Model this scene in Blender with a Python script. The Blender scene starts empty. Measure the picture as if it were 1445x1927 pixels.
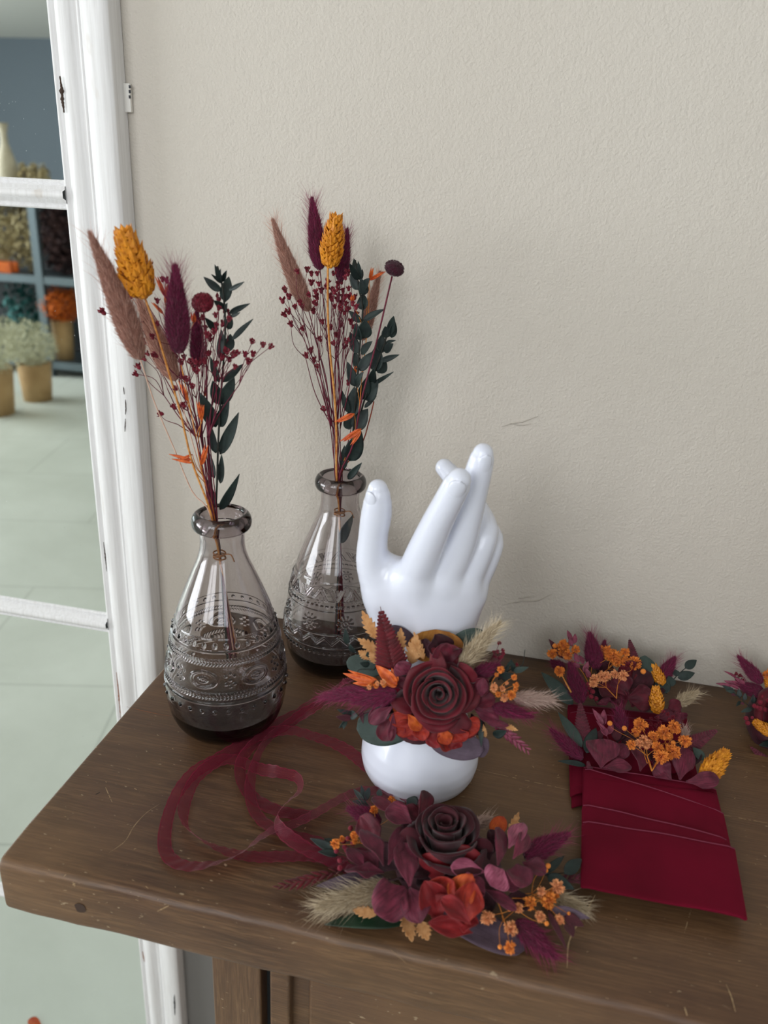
import bpy, bmesh, math, random
import numpy as np
from mathutils import Vector, Matrix, noise as mnoise

random.seed(7)
RNG = np.random.default_rng(11)
SC = bpy.context.scene
COL = SC.collection
T = 0.86                       # height of the sideboard top above the floor

# ------------------------------------------------------------------ camera
FPX, CX, CY = 1450.0, 722.5, 963.5
_yaw, _pit, _rol = (math.radians(a) for a in (11.096, 22.036, 3.049))
FW = np.array([-math.sin(_yaw)*math.cos(_pit), math.cos(_yaw)*math.cos(_pit), -math.sin(_pit)])
_r0 = np.cross(FW, [0, 0, 1]); _r0 /= np.linalg.norm(_r0); _u0 = np.cross(_r0, FW)
RT = math.cos(_rol)*_r0 + math.sin(_rol)*_u0
UP = -math.sin(_rol)*_r0 + math.cos(_rol)*_u0
CAM = np.array([0.29304, -0.64203, T+0.39302])
cam_d = bpy.data.cameras.new('camera'); cam = bpy.data.objects.new('camera', cam_d); COL.objects.link(cam)
cam_d.sensor_fit = 'HORIZONTAL'; cam_d.sensor_width = 36.0; cam_d.lens = 36.0*FPX/1445.0
cam_d.dof.use_dof = True; cam_d.dof.focus_distance = 0.60; cam_d.dof.aperture_fstop = 9.0
cam_d.clip_start = 0.01; cam_d.clip_end = 60
cam.matrix_world = Matrix(((RT[0], UP[0], -FW[0], CAM[0]), (RT[1], UP[1], -FW[1], CAM[1]), (RT[2], UP[2], -FW[2], CAM[2]), (0, 0, 0, 1)))
SC.camera = cam

# ------------------------------------------------------------------ world, light, exposure
SC.view_settings.view_transform = 'Standard'; SC.view_settings.look = 'None'
SC.view_settings.gamma = 1.0; SC.view_settings.use_curve_mapping = False
SC.view_settings.exposure = 0.21
w = bpy.data.worlds.new('sky'); SC.world = w; w.use_nodes = True
bg = w.node_tree.nodes['Background']; bg.inputs[0].default_value = (0.62, 0.74, 0.9, 1); bg.inputs[1].default_value = 1.0
SC.cycles.use_denoising = True
SC.cycles.max_bounces = 12; SC.cycles.transmission_bounces = 10; SC.cycles.transparent_max_bounces = 16
SC.cycles.diffuse_bounces = 4; SC.cycles.glossy_bounces = 5
SC.cycles.sample_clamp_indirect = 4.0; SC.cycles.blur_glossy = 0.3

YS = -2.35                      # the shopfront behind the camera
def area(name, loc, target, sx, sy, power, color):
    d = bpy.data.lights.new(name, 'AREA'); d.shape = 'RECTANGLE'; d.size = sx; d.size_y = sy
    d.energy = power; d.color = color
    o = bpy.data.objects.new(name, d); COL.objects.link(o); o.location = loc
    o.rotation_euler = (Vector(target)-Vector(loc)).to_track_quat('-Z', 'Y').to_euler()
    return o
# daylight through the two shop windows behind the camera; side fill light added to brighten the far room
area('window_light', (-0.60, YS+.03, 1.78), (-0.60, 0, 1.78), 1.0, 1.0, 20, (0.95, 0.97, 1.0))
area('window_light', (0.88, YS+.03, 1.78), (0.88, 0, 1.78), 1.0, 1.0, 10.5, (0.93, 0.96, 1.0))
area('side_fill_light', (-6.15, -2.6, 1.45), (0, -2.6, 1.2), 3.2, 1.7, 190, (0.93, 0.97, 1.0))

# ------------------------------------------------------------------ points
def ray(x, y): return (x-CX)/FPX*RT-(y-CY)/FPX*UP+FW
def on_plane(x, y, P0, N, off=0.0):
    P0 = np.asarray(P0, float); N = np.asarray(N, float); N = N/np.linalg.norm(N)
    d = ray(x, y); t = ((P0+N*off-CAM)@N)/(d@N)
    return CAM+d*t
def on_y(x, y, Y): return on_plane(x, y, (0, Y, 0), (0, 1, 0))
def on_z(x, y, h): return on_plane(x, y, (0, 0, T+h), (0, 0, 1))
def depth(P): return float((np.asarray(P)-CAM)@FW)
def px(P, n): return n*depth(P)/FPX                    # metres covered by n photo pixels at P
def in_mirror(x, y, Y=None, z=None, Ym=-0.012):        # place in the room that the wall mirror shows there
    d = ray(x, y); t = (Ym-CAM[1])/d[1]; P = CAM+t*d; d = d*np.array([1, -1, 1])
    return P+d*(z-P[2])/d[2] if z is not None else P+d*(Y-P[1])/d[1]

# ------------------------------------------------------------------ materials
def srgb(h):
    h = h.lstrip('#'); v = [int(h[i:i+2], 16)/255 for i in (0, 2, 4)]
    return tuple(c/12.92 if c <= 0.04045 else ((c+0.055)/1.055)**2.4 for c in v)+(1.0,)
MATS = {}
class NT:
    def __init__(s, name):
        s.m = bpy.data.materials.new(name); s.m.use_nodes = True; s.t = s.m.node_tree
        s.b = s.t.nodes['Principled BSDF']; s.out = s.t.nodes['Material Output']
    def n(s, typ, **kw):
        o = s.t.nodes.new(typ)
        for k, v in kw.items():
            if k in o.inputs.keys(): o.inputs[k].default_value = v
            else: setattr(o, k, v)
        return o
    def l(s, a, b): s.t.links.new(a, b)
    def coord(s, kind='Object', scale=(1, 1, 1), rot=(0, 0, 0)):
        tc = s.n('ShaderNodeTexCoord'); mp = s.n('ShaderNodeMapping'); mp.inputs['Scale'].default_value = scale
        mp.inputs['Rotation'].default_value = rot
        s.l(tc.outputs[kind], mp.inputs['Vector']); return mp.outputs[0]
    def noise(s, vec, scale=5, detail=4, rough=.5, dist=0):
        n = s.n('ShaderNodeTexNoise'); n.inputs['Scale'].default_value = scale; n.inputs['Detail'].default_value = detail
        n.inputs['Roughness'].default_value = rough; n.inputs['Distortion'].default_value = dist
        s.l(vec, n.inputs['Vector']); return n.outputs[0]
    def ramp(s, fac, stops):
        r = s.n('ShaderNodeValToRGB'); e = r.color_ramp.elements
        while len(e) < len(stops): e.new(.5)
        for i, (p, c) in enumerate(stops):
            e[i].position = p; e[i].color = c if not isinstance(c, str) else srgb(c)
        s.l(fac, r.inputs[0]); return r.outputs[0]
    def mix(s, fac, a, b, mode='MIX'):
        m = s.n('ShaderNodeMix', data_type='RGBA', blend_type=mode)
        for sock, v in ((m.inputs[0], fac), (m.inputs[6], a), (m.inputs[7], b)):
            if hasattr(v, 'is_output') or isinstance(v, bpy.types.NodeSocket): s.l(v, sock)
            else: sock.default_value = v if not isinstance(v, str) else srgb(v)
        return m.outputs[2]
    def bump(s, h, strength=.3, dist=.001):
        b = s.n('ShaderNodeBump'); b.inputs['Strength'].default_value = strength; b.inputs['Distance'].default_value = dist
        s.l(h, b.inputs['Height']); s.l(b.outputs[0], s.b.inputs['Normal']); return b
def setp(m, **kw):
    names = dict(rough='Roughness', spec='Specular IOR Level', sheen='Sheen Weight', sheen_rough='Sheen Roughness', metal='Metallic',
                 trans='Transmission Weight', ior='IOR', coat='Coat Weight', sss='Subsurface Weight', alpha='Alpha')
    for k, v in kw.items(): m.b.inputs[names[k]].default_value = v
def plant(name, c1, c2, rough=.75, scale=120, sheen=.0, vein=0.0, spec=.3, bump=.25):
    m = NT(name); v = m.coord('Object', (scale,)*3)
    n = m.noise(v, 1.0, 5, .6)
    c = m.ramp(n, [(.35, c1), (.68, c2)])
    if vein:
        uv = m.coord('UV', (14, 1.6, 1)); vn = m.noise(uv, 1.6, 3, .6, .6)
        c = m.mix(m.ramp(vn, [(.40, (vein,)*3+(1,)), (.56, (0, 0, 0, 1))]), c, c1)
        m.bump(vn, .45, .0006)
    elif bump: m.bump(m.noise(m.coord('Object', (scale*4,)*3), 1, 3), bump, .0004)
    m.l(c, m.b.inputs['Base Color']); setp(m, rough=rough, spec=spec, sheen=sheen)
    MATS[name] = m.m; return m.m
plant('petal_plum', '#4a1325', '#7b2b42', .6, 90, .12, .8)
plant('petal_wine', '#420a1a', '#6c142b', .6, 90, .12, .65)
plant('petal_light', '#7a3049', '#ab5c75', .62, 90, .2, .9)
plant('petal_dark', '#240610', '#42101f', .7, 90, .1, .5)
plant('rose_red', '#480513', '#64081b', .6, 60, .18, 0, .25)
plant('rose_black', '#300812', '#470c1a', .68, 60, .2, 0, .2)
plant('rose_side', '#6a0716', '#85101c', .5, 60, .15, 0, .35)
plant('petal_flame', '#7a120e', '#a82f16', .6, 160, .1, .8)
plant('petal_orange', '#9c300f', '#c8601c', .6, 160, .1, .6)
plant('petal_scarlet', '#660810', '#8c151a', .55, 100, .1, .5)
plant('leaf_dark', '#141f1f', '#24332f', .55, 120, 0, 0, .4)
plant('leaf_euc', '#27352f', '#3d4c47', .6, 60, .1, .25, .35)
plant('leaf_plumgrey', '#43323f', '#625161', .6, 60, .1, .3, .35)
plant('leaf_maroon', '#3a121d', '#551f2c', .6, 90, .1, .4)
plant('leaf_green', '#0f2618', '#1d3a26', .45, 60, 0, .4, .5)
plant('leaf_ochre', '#8a521b', '#b17a32', .6, 150, .1, .5)
plant('fern_tan', '#b27a48', '#d8a672', .7, 200, .1, .35)
plant('fern_red', '#4a0812', '#6d0d1d', .6, 200, .1, .3)
plant('fern_maroon', '#4b1524', '#6d2639', .6, 200, .1, .3)
plant('bloom_orange', '#d4661a', '#f3a34a', .7, 500, .1)
plant('bloom_peach', '#db8450', '#f6b883', .7, 500, .1)
plant('bloom_red', '#5c0a1c', '#8c1a33', .65, 500, .1)
plant('phalaris', '#b86c10', '#e79a24', .5, 260, 0, 0, .4)
plant('oat_orange', '#a83a0e', '#e07030', .5, 260, 0, 0, .4)
plant('oat_mauve', '#632339', '#93455c', .5, 260, 0, 0, .4)
def fur(name, dark, mid, light):
    m = NT(name); uv = m.n('ShaderNodeTexCoord'); sp = m.n('ShaderNodeSeparateXYZ'); m.l(uv.outputs['UV'], sp.inputs[0])
    m.l(m.ramp(sp.outputs[0], [(.0, dark), (.5, mid), (1.0, light)]), m.b.inputs['Base Color']); setp(m, rough=.75, sheen=.25, spec=.2); MATS[name] = m.m
fur('tail_wine', '#38061c', '#6a0f38', '#9a2c5c'); fur('tail_pink', '#80554a', '#b0806f', '#dcb2a2')
fur('tail_beige', '#7d6a52', '#b8a384', '#e2d3b8'); fur('tail_blush', '#8a6a60', '#b89a8e', '#dcc4b8')
plant('stem_wine', '#4a1222', '#76243a', .6, 300)
plant('stem_straw', '#b06a2c', '#dba05a', .6, 300)
plant('stem_pale', '#c39a86', '#dcbcaa', .6, 300)
plant('stem_red', '#6b1f14', '#96401f', .6, 300)
plant('stem_dark', '#1c2320', '#2b2a24', .6, 300)
plant('stem_orange', '#b5611c', '#dd9440', .6, 300)
plant('twine', '#8e5c38', '#b98356', .9, 600)
plant('kraft', '#a5855c', '#b99a70', .85, 8)
plant('gyp_white', '#b9b79a', '#dedcc4', .8, 20)
plant('dry_cream', '#9c8a62', '#cfc09a', .8, 12)
plant('dry_dark', '#2b1c1f', '#4c3434', .8, 12)
plant('teal_leaf', '#0d3f3f', '#1d6663', .6, 12)
plant('pot_orange', '#a1440f', '#d96c18', .7, 12)
plant('vase_white', '#b8ac94', '#d6ccb8', .5, 12)

def simple(name, c, rough=.5, **kw):
    m = NT(name); m.b.inputs['Base Color'].default_value = srgb(c); setp(m, rough=rough, **kw); MATS[name] = m.m; return m.m
simple('shelf_black', '#1c2227', .6); simple('shelf_steel', '#5f6a70', .4, metal=.6)
simple('crack', '#3b2a20', .9); simple('label_white', '#e6e3dd', .5); simple('label_dark', '#2a2a30', .6)
simple('scratch_pale', '#a98f6c', .8); simple('seam_orange', '#8a5030', .7); simple('scuff', '#b9b1a6', .8); simple('wall_shade_grey', '#6f6c69', .7); simple('dark_gap', '#15171a', .9)

m = NT('wall_paint'); v = m.coord('Object', (1, 1, 1))
n1 = m.noise(v, 420, 2, .5); n2 = m.noise(v, 1.7, 3, .5); n3 = m.noise(v, 90, 2, .5)
c = m.ramp(n2, [(.3, '#c3bbb0'), (.7, '#cac3b9')])
m.l(c, m.b.inputs['Base Color']); setp(m, rough=.62, spec=.35)
mm = m.n('ShaderNodeMath', operation='ADD'); m.l(n1, mm.inputs[0]); m.l(n3, mm.inputs[1])
m.bump(mm.outputs[0], .5, .0013); MATS['wall_paint'] = m.m
m = NT('wall_blue'); m.b.inputs['Base Color'].default_value = srgb('#5d6770'); setp(m, rough=.7); MATS['wall_blue'] = m.m
m = NT('plaster'); m.b.inputs['Base Color'].default_value = srgb('#cfcdc6'); setp(m, rough=.8); MATS['plaster'] = m.m
m = NT('floor_concrete'); v = m.coord('Object', (1, 1, 1))
n1 = m.noise(v, 1.6, 6, .62, .3); br = m.n('ShaderNodeTexBrick')
br.offset = .5; br.inputs['Scale'].default_value = 1.0; br.inputs['Mortar Size'].default_value = .004
br.inputs['Brick Width'].default_value = .9; br.inputs['Row Height'].default_value = .55
br.inputs['Color1'].default_value = br.inputs['Color2'].default_value = (1, 1, 1, 1); br.inputs['Mortar'].default_value = (.80, .80, .80, 1)
m.l(m.coord('Object', (1, 1, 1), (0, 0, math.radians(14))), br.inputs['Vector'])
c = m.mix(1.0, m.ramp(n1, [(.35, '#c2c5bc'), (.65, '#d3d6ce')]), br.outputs[0], 'MULTIPLY')
m.l(c, m.b.inputs['Base Color']); setp(m, rough=.45, spec=.4); MATS['floor_concrete'] = m.m

def wood(name, dark, mid, light, axis=0):
    m = NT(name); sc = [150, 150, 150]; sc[axis] = 7.0
    v = m.coord('Object', tuple(sc)); g = m.noise(v, 1.2, 8, .7, .5)
    sc2 = [800, 800, 800]; sc2[axis] = 45; g2 = m.noise(m.coord('Object', tuple(sc2)), 1.0, 3, .6)
    big = m.noise(m.coord('Object', (5, 7, 5)), 1.0, 4, .6, .4)
    c = m.ramp(g, [(.3, dark), (.5, mid), (.72, light)])
    c = m.mix(m.ramp(g2, [(.44, (.65, .65, .65, 1)), (.56, (0, 0, 0, 1))]), c, dark)
    red = m.noise(m.coord('Object', (7, 9, 7), (0, 0, .4)), 1.0, 3, .6, .3); c = m.mix(m.ramp(red, [(.42, (0, 0, 0, 1)), (.7, (.55, .55, .55, 1))]), c, '#4a2f27')
    c = m.mix(m.ramp(big, [(.35, (0, 0, 0, 1)), (.68, (.55, .55, .55, 1))]), c, light)
    fl = [90, 90, 90]; fl[axis] = 260
    fk = m.noise(m.coord('Object', (150, 420, 300), (0, 0, .5)), 1.0, 2, .5)
    area_n = m.noise(m.coord('Object', (9, 9, 9)), 1, 3, .6)
    fk2 = m.n('ShaderNodeMath', operation='MULTIPLY'); m.l(m.ramp(fk, [(.70, (0, 0, 0, 1)), (.735, (1, 1, 1, 1))]), fk2.inputs[0])
    m.l(m.ramp(area_n, [(.45, (0, 0, 0, 1)), (.6, (1, 1, 1, 1))]), fk2.inputs[1])
    c = m.mix(fk2.outputs[0], c, '#a08c70')
    m.l(c, m.b.inputs['Base Color']); setp(m, rough=.42, spec=.45)
    rr = m.n('ShaderNodeMapRange'); rr.inputs[3].default_value = .32; rr.inputs[4].default_value = .6
    m.l(big, rr.inputs[0]); m.l(rr.outputs[0], m.b.inputs['Roughness'])
    m.bump(g2, .35, .0006); MATS[name] = m.m
wood('wood_x', '#3c2818', '#5d422b', '#7a5c3f', 0)
wood('wood_z', '#46301d', '#664b32', '#806346', 2)

m = NT('white_wood'); v = m.coord('Object', (300, 300, 12)); g = m.noise(v, 1, 4, .6)
pt = m.noise(m.coord('Object', (30, 30, 12)), 1, 4, .6)
c = m.mix(m.ramp(pt, [(.68, (0, 0, 0, 1)), (.75, (.5, .5, .5, 1))]), m.ramp(g, [(.3, '#d9d7d6'), (.6, '#e8e7e7')]), '#c9bfb4')
m.l(c, m.b.inputs['Base Color']); setp(m, rough=.45, spec=.45); m.bump(g, .3, .0006); MATS['white_wood'] = m.m

m = NT('mirror_glass'); m.b.inputs['Base Color'].default_value = (.85, .905, .88, 1); setp(m, rough=.012, metal=1.0)
dn = m.noise(m.coord('Object', (600, 600, 600)), 1, 2, .5); am = m.noise(m.coord('Object', (14, 14, 14)), 1, 3, .6)
dm = m.n('ShaderNodeMath', operation='MULTIPLY'); m.l(m.ramp(dn, [(.73, (0, 0, 0, 1)), (.76, (1, 1, 1, 1))]), dm.inputs[0])
m.l(m.ramp(am, [(.5, (0, 0, 0, 1)), (.6, (1, 1, 1, 1))]), dm.inputs[1])
ds = m.n('ShaderNodeBsdfDiffuse'); ds.inputs[0].default_value = (.75, .78, .78, 1)
mx = m.n('ShaderNodeMixShader'); m.l(dm.outputs[0], mx.inputs[0]); m.l(m.b.outputs[0], mx.inputs[1]); m.l(ds.outputs[0], mx.inputs[2])
m.l(mx.outputs[0], m.out.inputs[0]); MATS['mirror_glass'] = m.m

m = NT('smoky_glass'); m.b.inputs['Base Color'].default_value = (1, 1, 1, 1)
setp(m, rough=.0, trans=1.0, ior=1.48)
va = m.n('ShaderNodeVolumeAbsorption'); va.inputs['Color'].default_value = (.44, .35, .375, 1); va.inputs['Density'].default_value = 165
m.l(va.outputs[0], m.out.inputs['Volume']); MATS['smoky_glass'] = m.m

m = NT('white_plastic'); m.b.inputs['Base Color'].default_value = srgb('#dcdfec'); setp(m, rough=.26, spec=.5, coat=.3, sss=.06)
m.b.inputs['Subsurface Radius'].default_value = (.01, .01, .012); m.b.inputs['Subsurface Scale'].default_value = 1.0
MATS['white_plastic'] = m.m

m = NT('velvet'); n = m.noise(m.coord('Object', (22, 22, 22)), 1, 2, .5); fn = m.noise(m.coord('Object', (2500,)*3), 1, 2)
m.l(m.ramp(n, [(.35, '#5c031c'), (.65, '#6a0422')]), m.b.inputs['Base Color'])
setp(m, rough=.85, spec=.15, sheen=.22); m.b.inputs['Sheen Tint'].default_value = srgb('#c4335c'); m.b.inputs['Sheen Roughness'].default_value = .3
m.bump(fn, .3, .0003); MATS['velvet'] = m.m
simple('velvet_edge', '#701f38', .8)

m = NT('organza'); uv = m.n('ShaderNodeTexCoord'); sep = m.n('ShaderNodeSeparateXYZ'); m.l(uv.outputs['UV'], sep.inputs[0])
ab = m.n('ShaderNodeMath', operation='SUBTRACT'); m.l(sep.outputs[0], ab.inputs[0]); ab.inputs[1].default_value = .5
a2 = m.n('ShaderNodeMath', operation='ABSOLUTE'); m.l(ab.outputs[0], a2.inputs[0])
edge = m.ramp(a2.outputs[0], [(.40, (.55, .55, .55, 1)), (.45, (.9, .9, .9, 1))])
m.b.inputs['Base Color'].default_value = srgb('#74082c'); setp(m, rough=.5, sheen=.25, spec=.4)
tl = m.n('ShaderNodeBsdfTranslucent'); tl.inputs[0].default_value = srgb('#8a0c38')
m1 = m.n('ShaderNodeMixShader'); m1.inputs[0].default_value = .35; m.l(m.b.outputs[0], m1.inputs[1]); m.l(tl.outputs[0], m1.inputs[2])
tr = m.n('ShaderNodeBsdfTransparent'); tr.inputs[0].default_value = (1, .72, .80, 1)
m2 = m.n('ShaderNodeMixShader'); m.l(edge, m2.inputs[0]); m.l(tr.outputs[0], m2.inputs[1]); m.l(m1.outputs[0], m2.inputs[2])
m.l(m2.outputs[0], m.out.inputs[0]); MATS['organza'] = m.m

# ------------------------------------------------------------------ mesh helpers
def wloc(o):
    v = Vector((0, 0, 0))
    while o is not None: v += Vector(o.location); o = o.parent
    return np.array(v)
def link(name, me, mat=None, parent=None):
    o = bpy.data.objects.new(name, me); COL.objects.link(o)
    if parent is not None: o.parent = parent
    if mat and not me.materials: me.materials.append(MATS[mat])
    return o
def mesh_data(name, V, F, uv=None, smooth=True):
    me = bpy.data.meshes.new(name); V = np.asarray(V, np.float32)
    if isinstance(F, np.ndarray) and F.shape[1] == 4:
        nF = len(F); me.vertices.add(len(V)); me.vertices.foreach_set('co', V.ravel())
        me.loops.add(nF*4); me.loops.foreach_set('vertex_index', F.astype(np.int32).ravel())
        me.polygons.add(nF); me.polygons.foreach_set('loop_start', np.arange(0, nF*4, 4, dtype=np.int32))
        me.update(calc_edges=True)
    else:
        me.from_pydata([tuple(map(float, v)) for v in V], [], [tuple(int(i) for i in f) for f in F])
    if uv is not None:
        ul = me.uv_layers.new(name='UVMap'); idx = np.zeros(len(me.loops), np.int32); me.loops.foreach_get('vertex_index', idx)
        ul.data.foreach_set('uv', np.asarray(uv, np.float32)[idx].ravel())
    if smooth: me.polygons.foreach_set('use_smooth', np.ones(len(me.polygons), bool))
    me.update(); return me
def part(name, V, F, mat, parent=None, uv=None, smooth=True, thick=0.0, origin=None):
    """one mesh object from world-space vertices"""
    V = np.asarray(V, float); base = wloc(parent) if parent is not None else np.zeros(3)
    org = np.asarray(origin, float) if origin is not None else base
    o = link(name, mesh_data(name, V-org, F, uv, smooth), mat, parent)
    if parent is None: o.location = org
    elif origin is not None: o.location = org-base
    if thick: s = o.modifiers.new('thickness', 'SOLIDIFY'); s.thickness = thick; s.offset = 0
    return o
def tag(o, label=None, cat=None, group=None, kind=None):
    for k, v in (('label', label), ('category', cat), ('group', group), ('kind', kind)):
        if v: o[k] = v
    return o
def thing(name, label, cat, loc, group=None):
    o = bpy.data.objects.new(name, None); COL.objects.link(o); o.location = tuple(map(float, loc)); o.empty_display_size = .01
    return tag(o, label, cat, group)
def grid_faces(nu, nv, closed_u=False, closed_v=False):
    a = np.arange(nu*nv).reshape(nv, nu); ii = np.arange(nu if closed_u else nu-1); jj = np.arange(nv if closed_v else nv-1)
    I, J = np.meshgrid(ii, jj); I2 = (I+1) % nu; J2 = (J+1) % nv
    return np.stack([a[J, I], a[J, I2], a[J2, I2], a[J2, I]], -1).reshape(-1, 4)
class MB:
    """collects pieces into one mesh"""
    def __init__(s): s.V = []; s.F = []; s.n = 0; s.U = []
    def add(s, V, F, uv=None):
        V = np.asarray(V, float); s.V.append(V); s.F += [tuple(int(i)+s.n for i in f) for f in F]; s.n += len(V)
        s.U.append(np.asarray(uv) if uv is not None else np.zeros((len(V), 2)))
    def box(s, x0, x1, y0, y1, z0, z1):
        V = [(x, y, z) for x in (x0, x1) for y in (y0, y1) for z in (z0, z1)]
        s.add(V, [(0, 1, 3, 2), (4, 6, 7, 5), (0, 4, 5, 1), (2, 3, 7, 6), (0, 2, 6, 4), (1, 5, 7, 3)])
    def obj(s, name, mat, parent=None, smooth=True, thick=0, bevel=0, origin=None):
        o = part(name, np.concatenate(s.V), s.F, mat, parent, np.concatenate(s.U), smooth, thick, origin)
        if bevel:
            b = o.modifiers.new('bevel', 'BEVEL'); b.width = bevel; b.segments = 3; b.limit_method = 'ANGLE'
            for p in o.data.polygons: p.use_smooth = True
            wn = o.modifiers.new('wn', 'WEIGHTED_NORMAL'); wn.keep_sharp = False
        return o
def box(name, x0, x1, y0, y1, z0, z1, mat, parent=None, bevel=0.0):
    b = MB(); b.box(x0, x1, y0, y1, z0, z1); return b.obj(name, mat, parent, smooth=False, bevel=bevel)
def unit(v): v = np.asarray(v, float); return v/max(np.linalg.norm(v), 1e-12)
def smooth_path(P, n):
    """Catmull-Rom through the points, n samples"""
    P = np.asarray(P, float)
    if len(P) == 2: return P[0]+(P[1]-P[0])*np.linspace(0, 1, n)[:, None]
    Q = np.vstack([2*P[0]-P[1], P, 2*P[-1]-P[-2]]); out = []
    d = np.r_[0, np.cumsum(np.linalg.norm(np.diff(P, axis=0), axis=1))]
    for t in np.linspace(0, d[-1], n):
        i = min(np.searchsorted(d, t, side='right')-1, len(P)-2); u = (t-d[i])/max(d[i+1]-d[i], 1e-9)
        a, b, c, e = Q[i], Q[i+1], Q[i+2], Q[i+3]
        out.append(.5*((2*b)+(-a+c)*u+(2*a-5*b+4*c-e)*u*u+(-a+3*b-3*c+e)*u**3))
    return np.array(out)
def tube(mb, P, r, ns=6, cap=True):
    P = np.asarray(P, float); n = len(P); r = np.broadcast_to(r, n)
    tg = np.gradient(P, axis=0); tg /= np.linalg.norm(tg, axis=1)[:, None]+1e-12
    a = unit(np.cross(tg[0], [0.3, 0.2, 1.0])); V = []
    for i in range(n):
        a = unit(a-tg[i]*(a@tg[i])); b = np.cross(tg[i], a)
        for k in range(ns):
            q = 2*math.pi*k/ns; V.append(P[i]+r[i]*(a*math.cos(q)+b*math.sin(q)))
    F = [tuple(f) for f in grid_faces(ns, n, closed_u=True)]
    if cap: F += [tuple(range(ns))[::-1], tuple((n-1)*ns+k for k in range(ns))]
    mb.add(V, F)
def lathe(mb, prof, C, ns=48, axis=None):
    C = np.asarray(C, float); ang = np.arange(ns)*2*math.pi/ns
    V = np.array([[r*math.cos(a), r*math.sin(a), z] for (r, z) in prof for a in ang])
    if axis is not None:
        q = Vector((0, 0, 1)).rotation_difference(Vector(axis)).to_matrix(); V = V@np.array(q).T
    mb.add(V+C, [tuple(f) for f in grid_faces(ns, len(prof), closed_u=True)])

# ------------------------------------------------------------------ the room
XL, XR, YF, HC = -6.2, 2.4, -6.4, 2.42
st = lambda o: tag(o, kind='structure')
st(box('wall_back', XL, XR, 0.0, 0.08, 0, HC, 'wall_paint'))
st(box('floor', XL, XR, YF, 0.0, -0.05, 0, 'floor_concrete'))
st(box('wall_shade_panel', -.062, XR, -.004, 0.0, 0, .765, 'wall_shade_grey'))  # added grey panel standing in for shade on the wall below the tabletop
st(box('ceiling', XL, XR, YF, 0.0, HC, HC+.05, 'plaster'))
st(box('wall_front', XL, -1.3, YF-.08, YF, 0, HC, 'wall_blue'))
st(box('wall_right', XR, XR+.08, YS, 0, 0, HC, 'plaster'))
def holed_wall(name, fixed, along, lo, hi, holes, mat, th=.08):
    b = MB()
    def bx(u0, u1, z0, z1):
        if along == 'x': b.box(u0, u1, fixed-th, fixed, z0, z1)
        else: b.box(fixed-th, fixed, u0, u1, z0, z1)
    u = lo
    for (a, c, z0, z1) in holes:
        bx(u, a, 0, HC); bx(a, c, 0, z0); bx(a, c, z1, HC); u = c
    bx(u, hi, 0, HC); return st(b.obj(name, mat, smooth=False))
holed_wall('wall_shopfront', YS, 'x', -1.3, XR, [(-1.15, -.05, 1.25, 2.32), (.33, 1.43, 1.25, 2.32)], 'plaster')
holed_wall('wall_left', XL, 'y', YF, 0, [(-4.3, -.9, .55, 2.35)], 'plaster')
st(box('wall_return', -1.38, -1.3, YF, YS, 0, HC, 'plaster'))
for k, (x0, x1) in enumerate(((-1.15, -.05), (.33, 1.43))):
    b = MB(); ya, yb = YS-.06, YS+.012; b.box(x0, x0+.05, ya, yb, 1.25, 2.32); b.box(x1-.05, x1, ya, yb, 1.25, 2.32)
    b.box(x0, x1, ya, yb, 1.25, 1.3); b.box(x0, x1, ya, yb, 2.27, 2.32); b.box((x0+x1)/2-.03, (x0+x1)/2+.03, YS+.04, YS+.07, 1.25, 2.32)
    st(b.obj('window_%d' % (k+1), 'white_wood', smooth=False))
b = MB()
for yy in (-4.3, -3.2, -2.0, -.95): b.box(-6.24, -6.12, yy, yy+.05, .55, 2.35)
b.box(-6.24, -6.12, -4.3, -.9, .55, .6); b.box(-6.24, -6.12, -4.3, -.9, 2.3, 2.35)
st(b.obj('window_3', 'white_wood', smooth=False))  # unseen side window, added to go with the far-room fill light

# ------------------------------------------------------------------ the mirror
MX0, MX1 = -0.70, -0.0625
mir = thing('framed_mirror', 'tall white wooden multi-pane framed mirror with chipped paint, standing against the beige wall', 'mirror', (MX1, 0, 0))
prof = [(-.118, -.008), (-.118, -.0125), (-.1165, -.0150), (-.1145, -.0150), (-.1130, -.0128), (-.1115, -.0132), (-.1090, -.0170),
        (-.1050, -.0202), (-.0990, -.0206), (-.0950, -.0190), (-.0925, -.0165), (-.0905, -.0165), (-.0893, -.0190), (-.0875, -.0190), (-.0866, -.0165), (-.0864, -.006)]
def vprof(mb, pts, z0, z1, flip=False, nz=2):
    V = []
    for z in np.linspace(z0, z1, nz):
        for (x, y) in pts: V.append(((MX0+MX1-x) if flip else x, y, z))
    mb.add(V, [tuple(f) for f in grid_faces(len(pts), nz)])
ZT = T+1.235
for fl in (False, True):
    b = MB(); vprof(b, prof, .0, ZT, fl, 40); b.obj('sash_stile', 'white_wood', mir)
    b = MB(); cs = [(-.0855, -.001), (-.0855, -.0205), (-.0845, -.0217), (-.0672, -.0217), (-.0655, -.0208), (-.0632, -.0196), (-.0625, -.0180), (-.0625, -.0005)]
    vprof(b, cs, .0, ZT+.02, fl, 40); b.obj('outer_casing', 'white_wood', mir)
def hprof(mb, zc, h, x0, x1):
    ys = [(-.5, -.009), (-.5, -.0125), (-.42, -.0145), (-.34, -.0125), (-.27, -.0165), (-.18, -.0165), (-.11, -.0205), (.11, -.0205),
          (.18, -.0165), (.27, -.0165), (.34, -.0125), (.42, -.0147), (.5, -.0125), (.5, -.009)]
    V = [(x, y, zc+t*h) for x in (x0, x1) for (t, y) in ys]; mb.add(V, [tuple(f)[::-1] for f in grid_faces(len(ys), 2)])
MZ = [T+.3834+.413, T+.3834, T-.0300, T-.4600]
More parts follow.
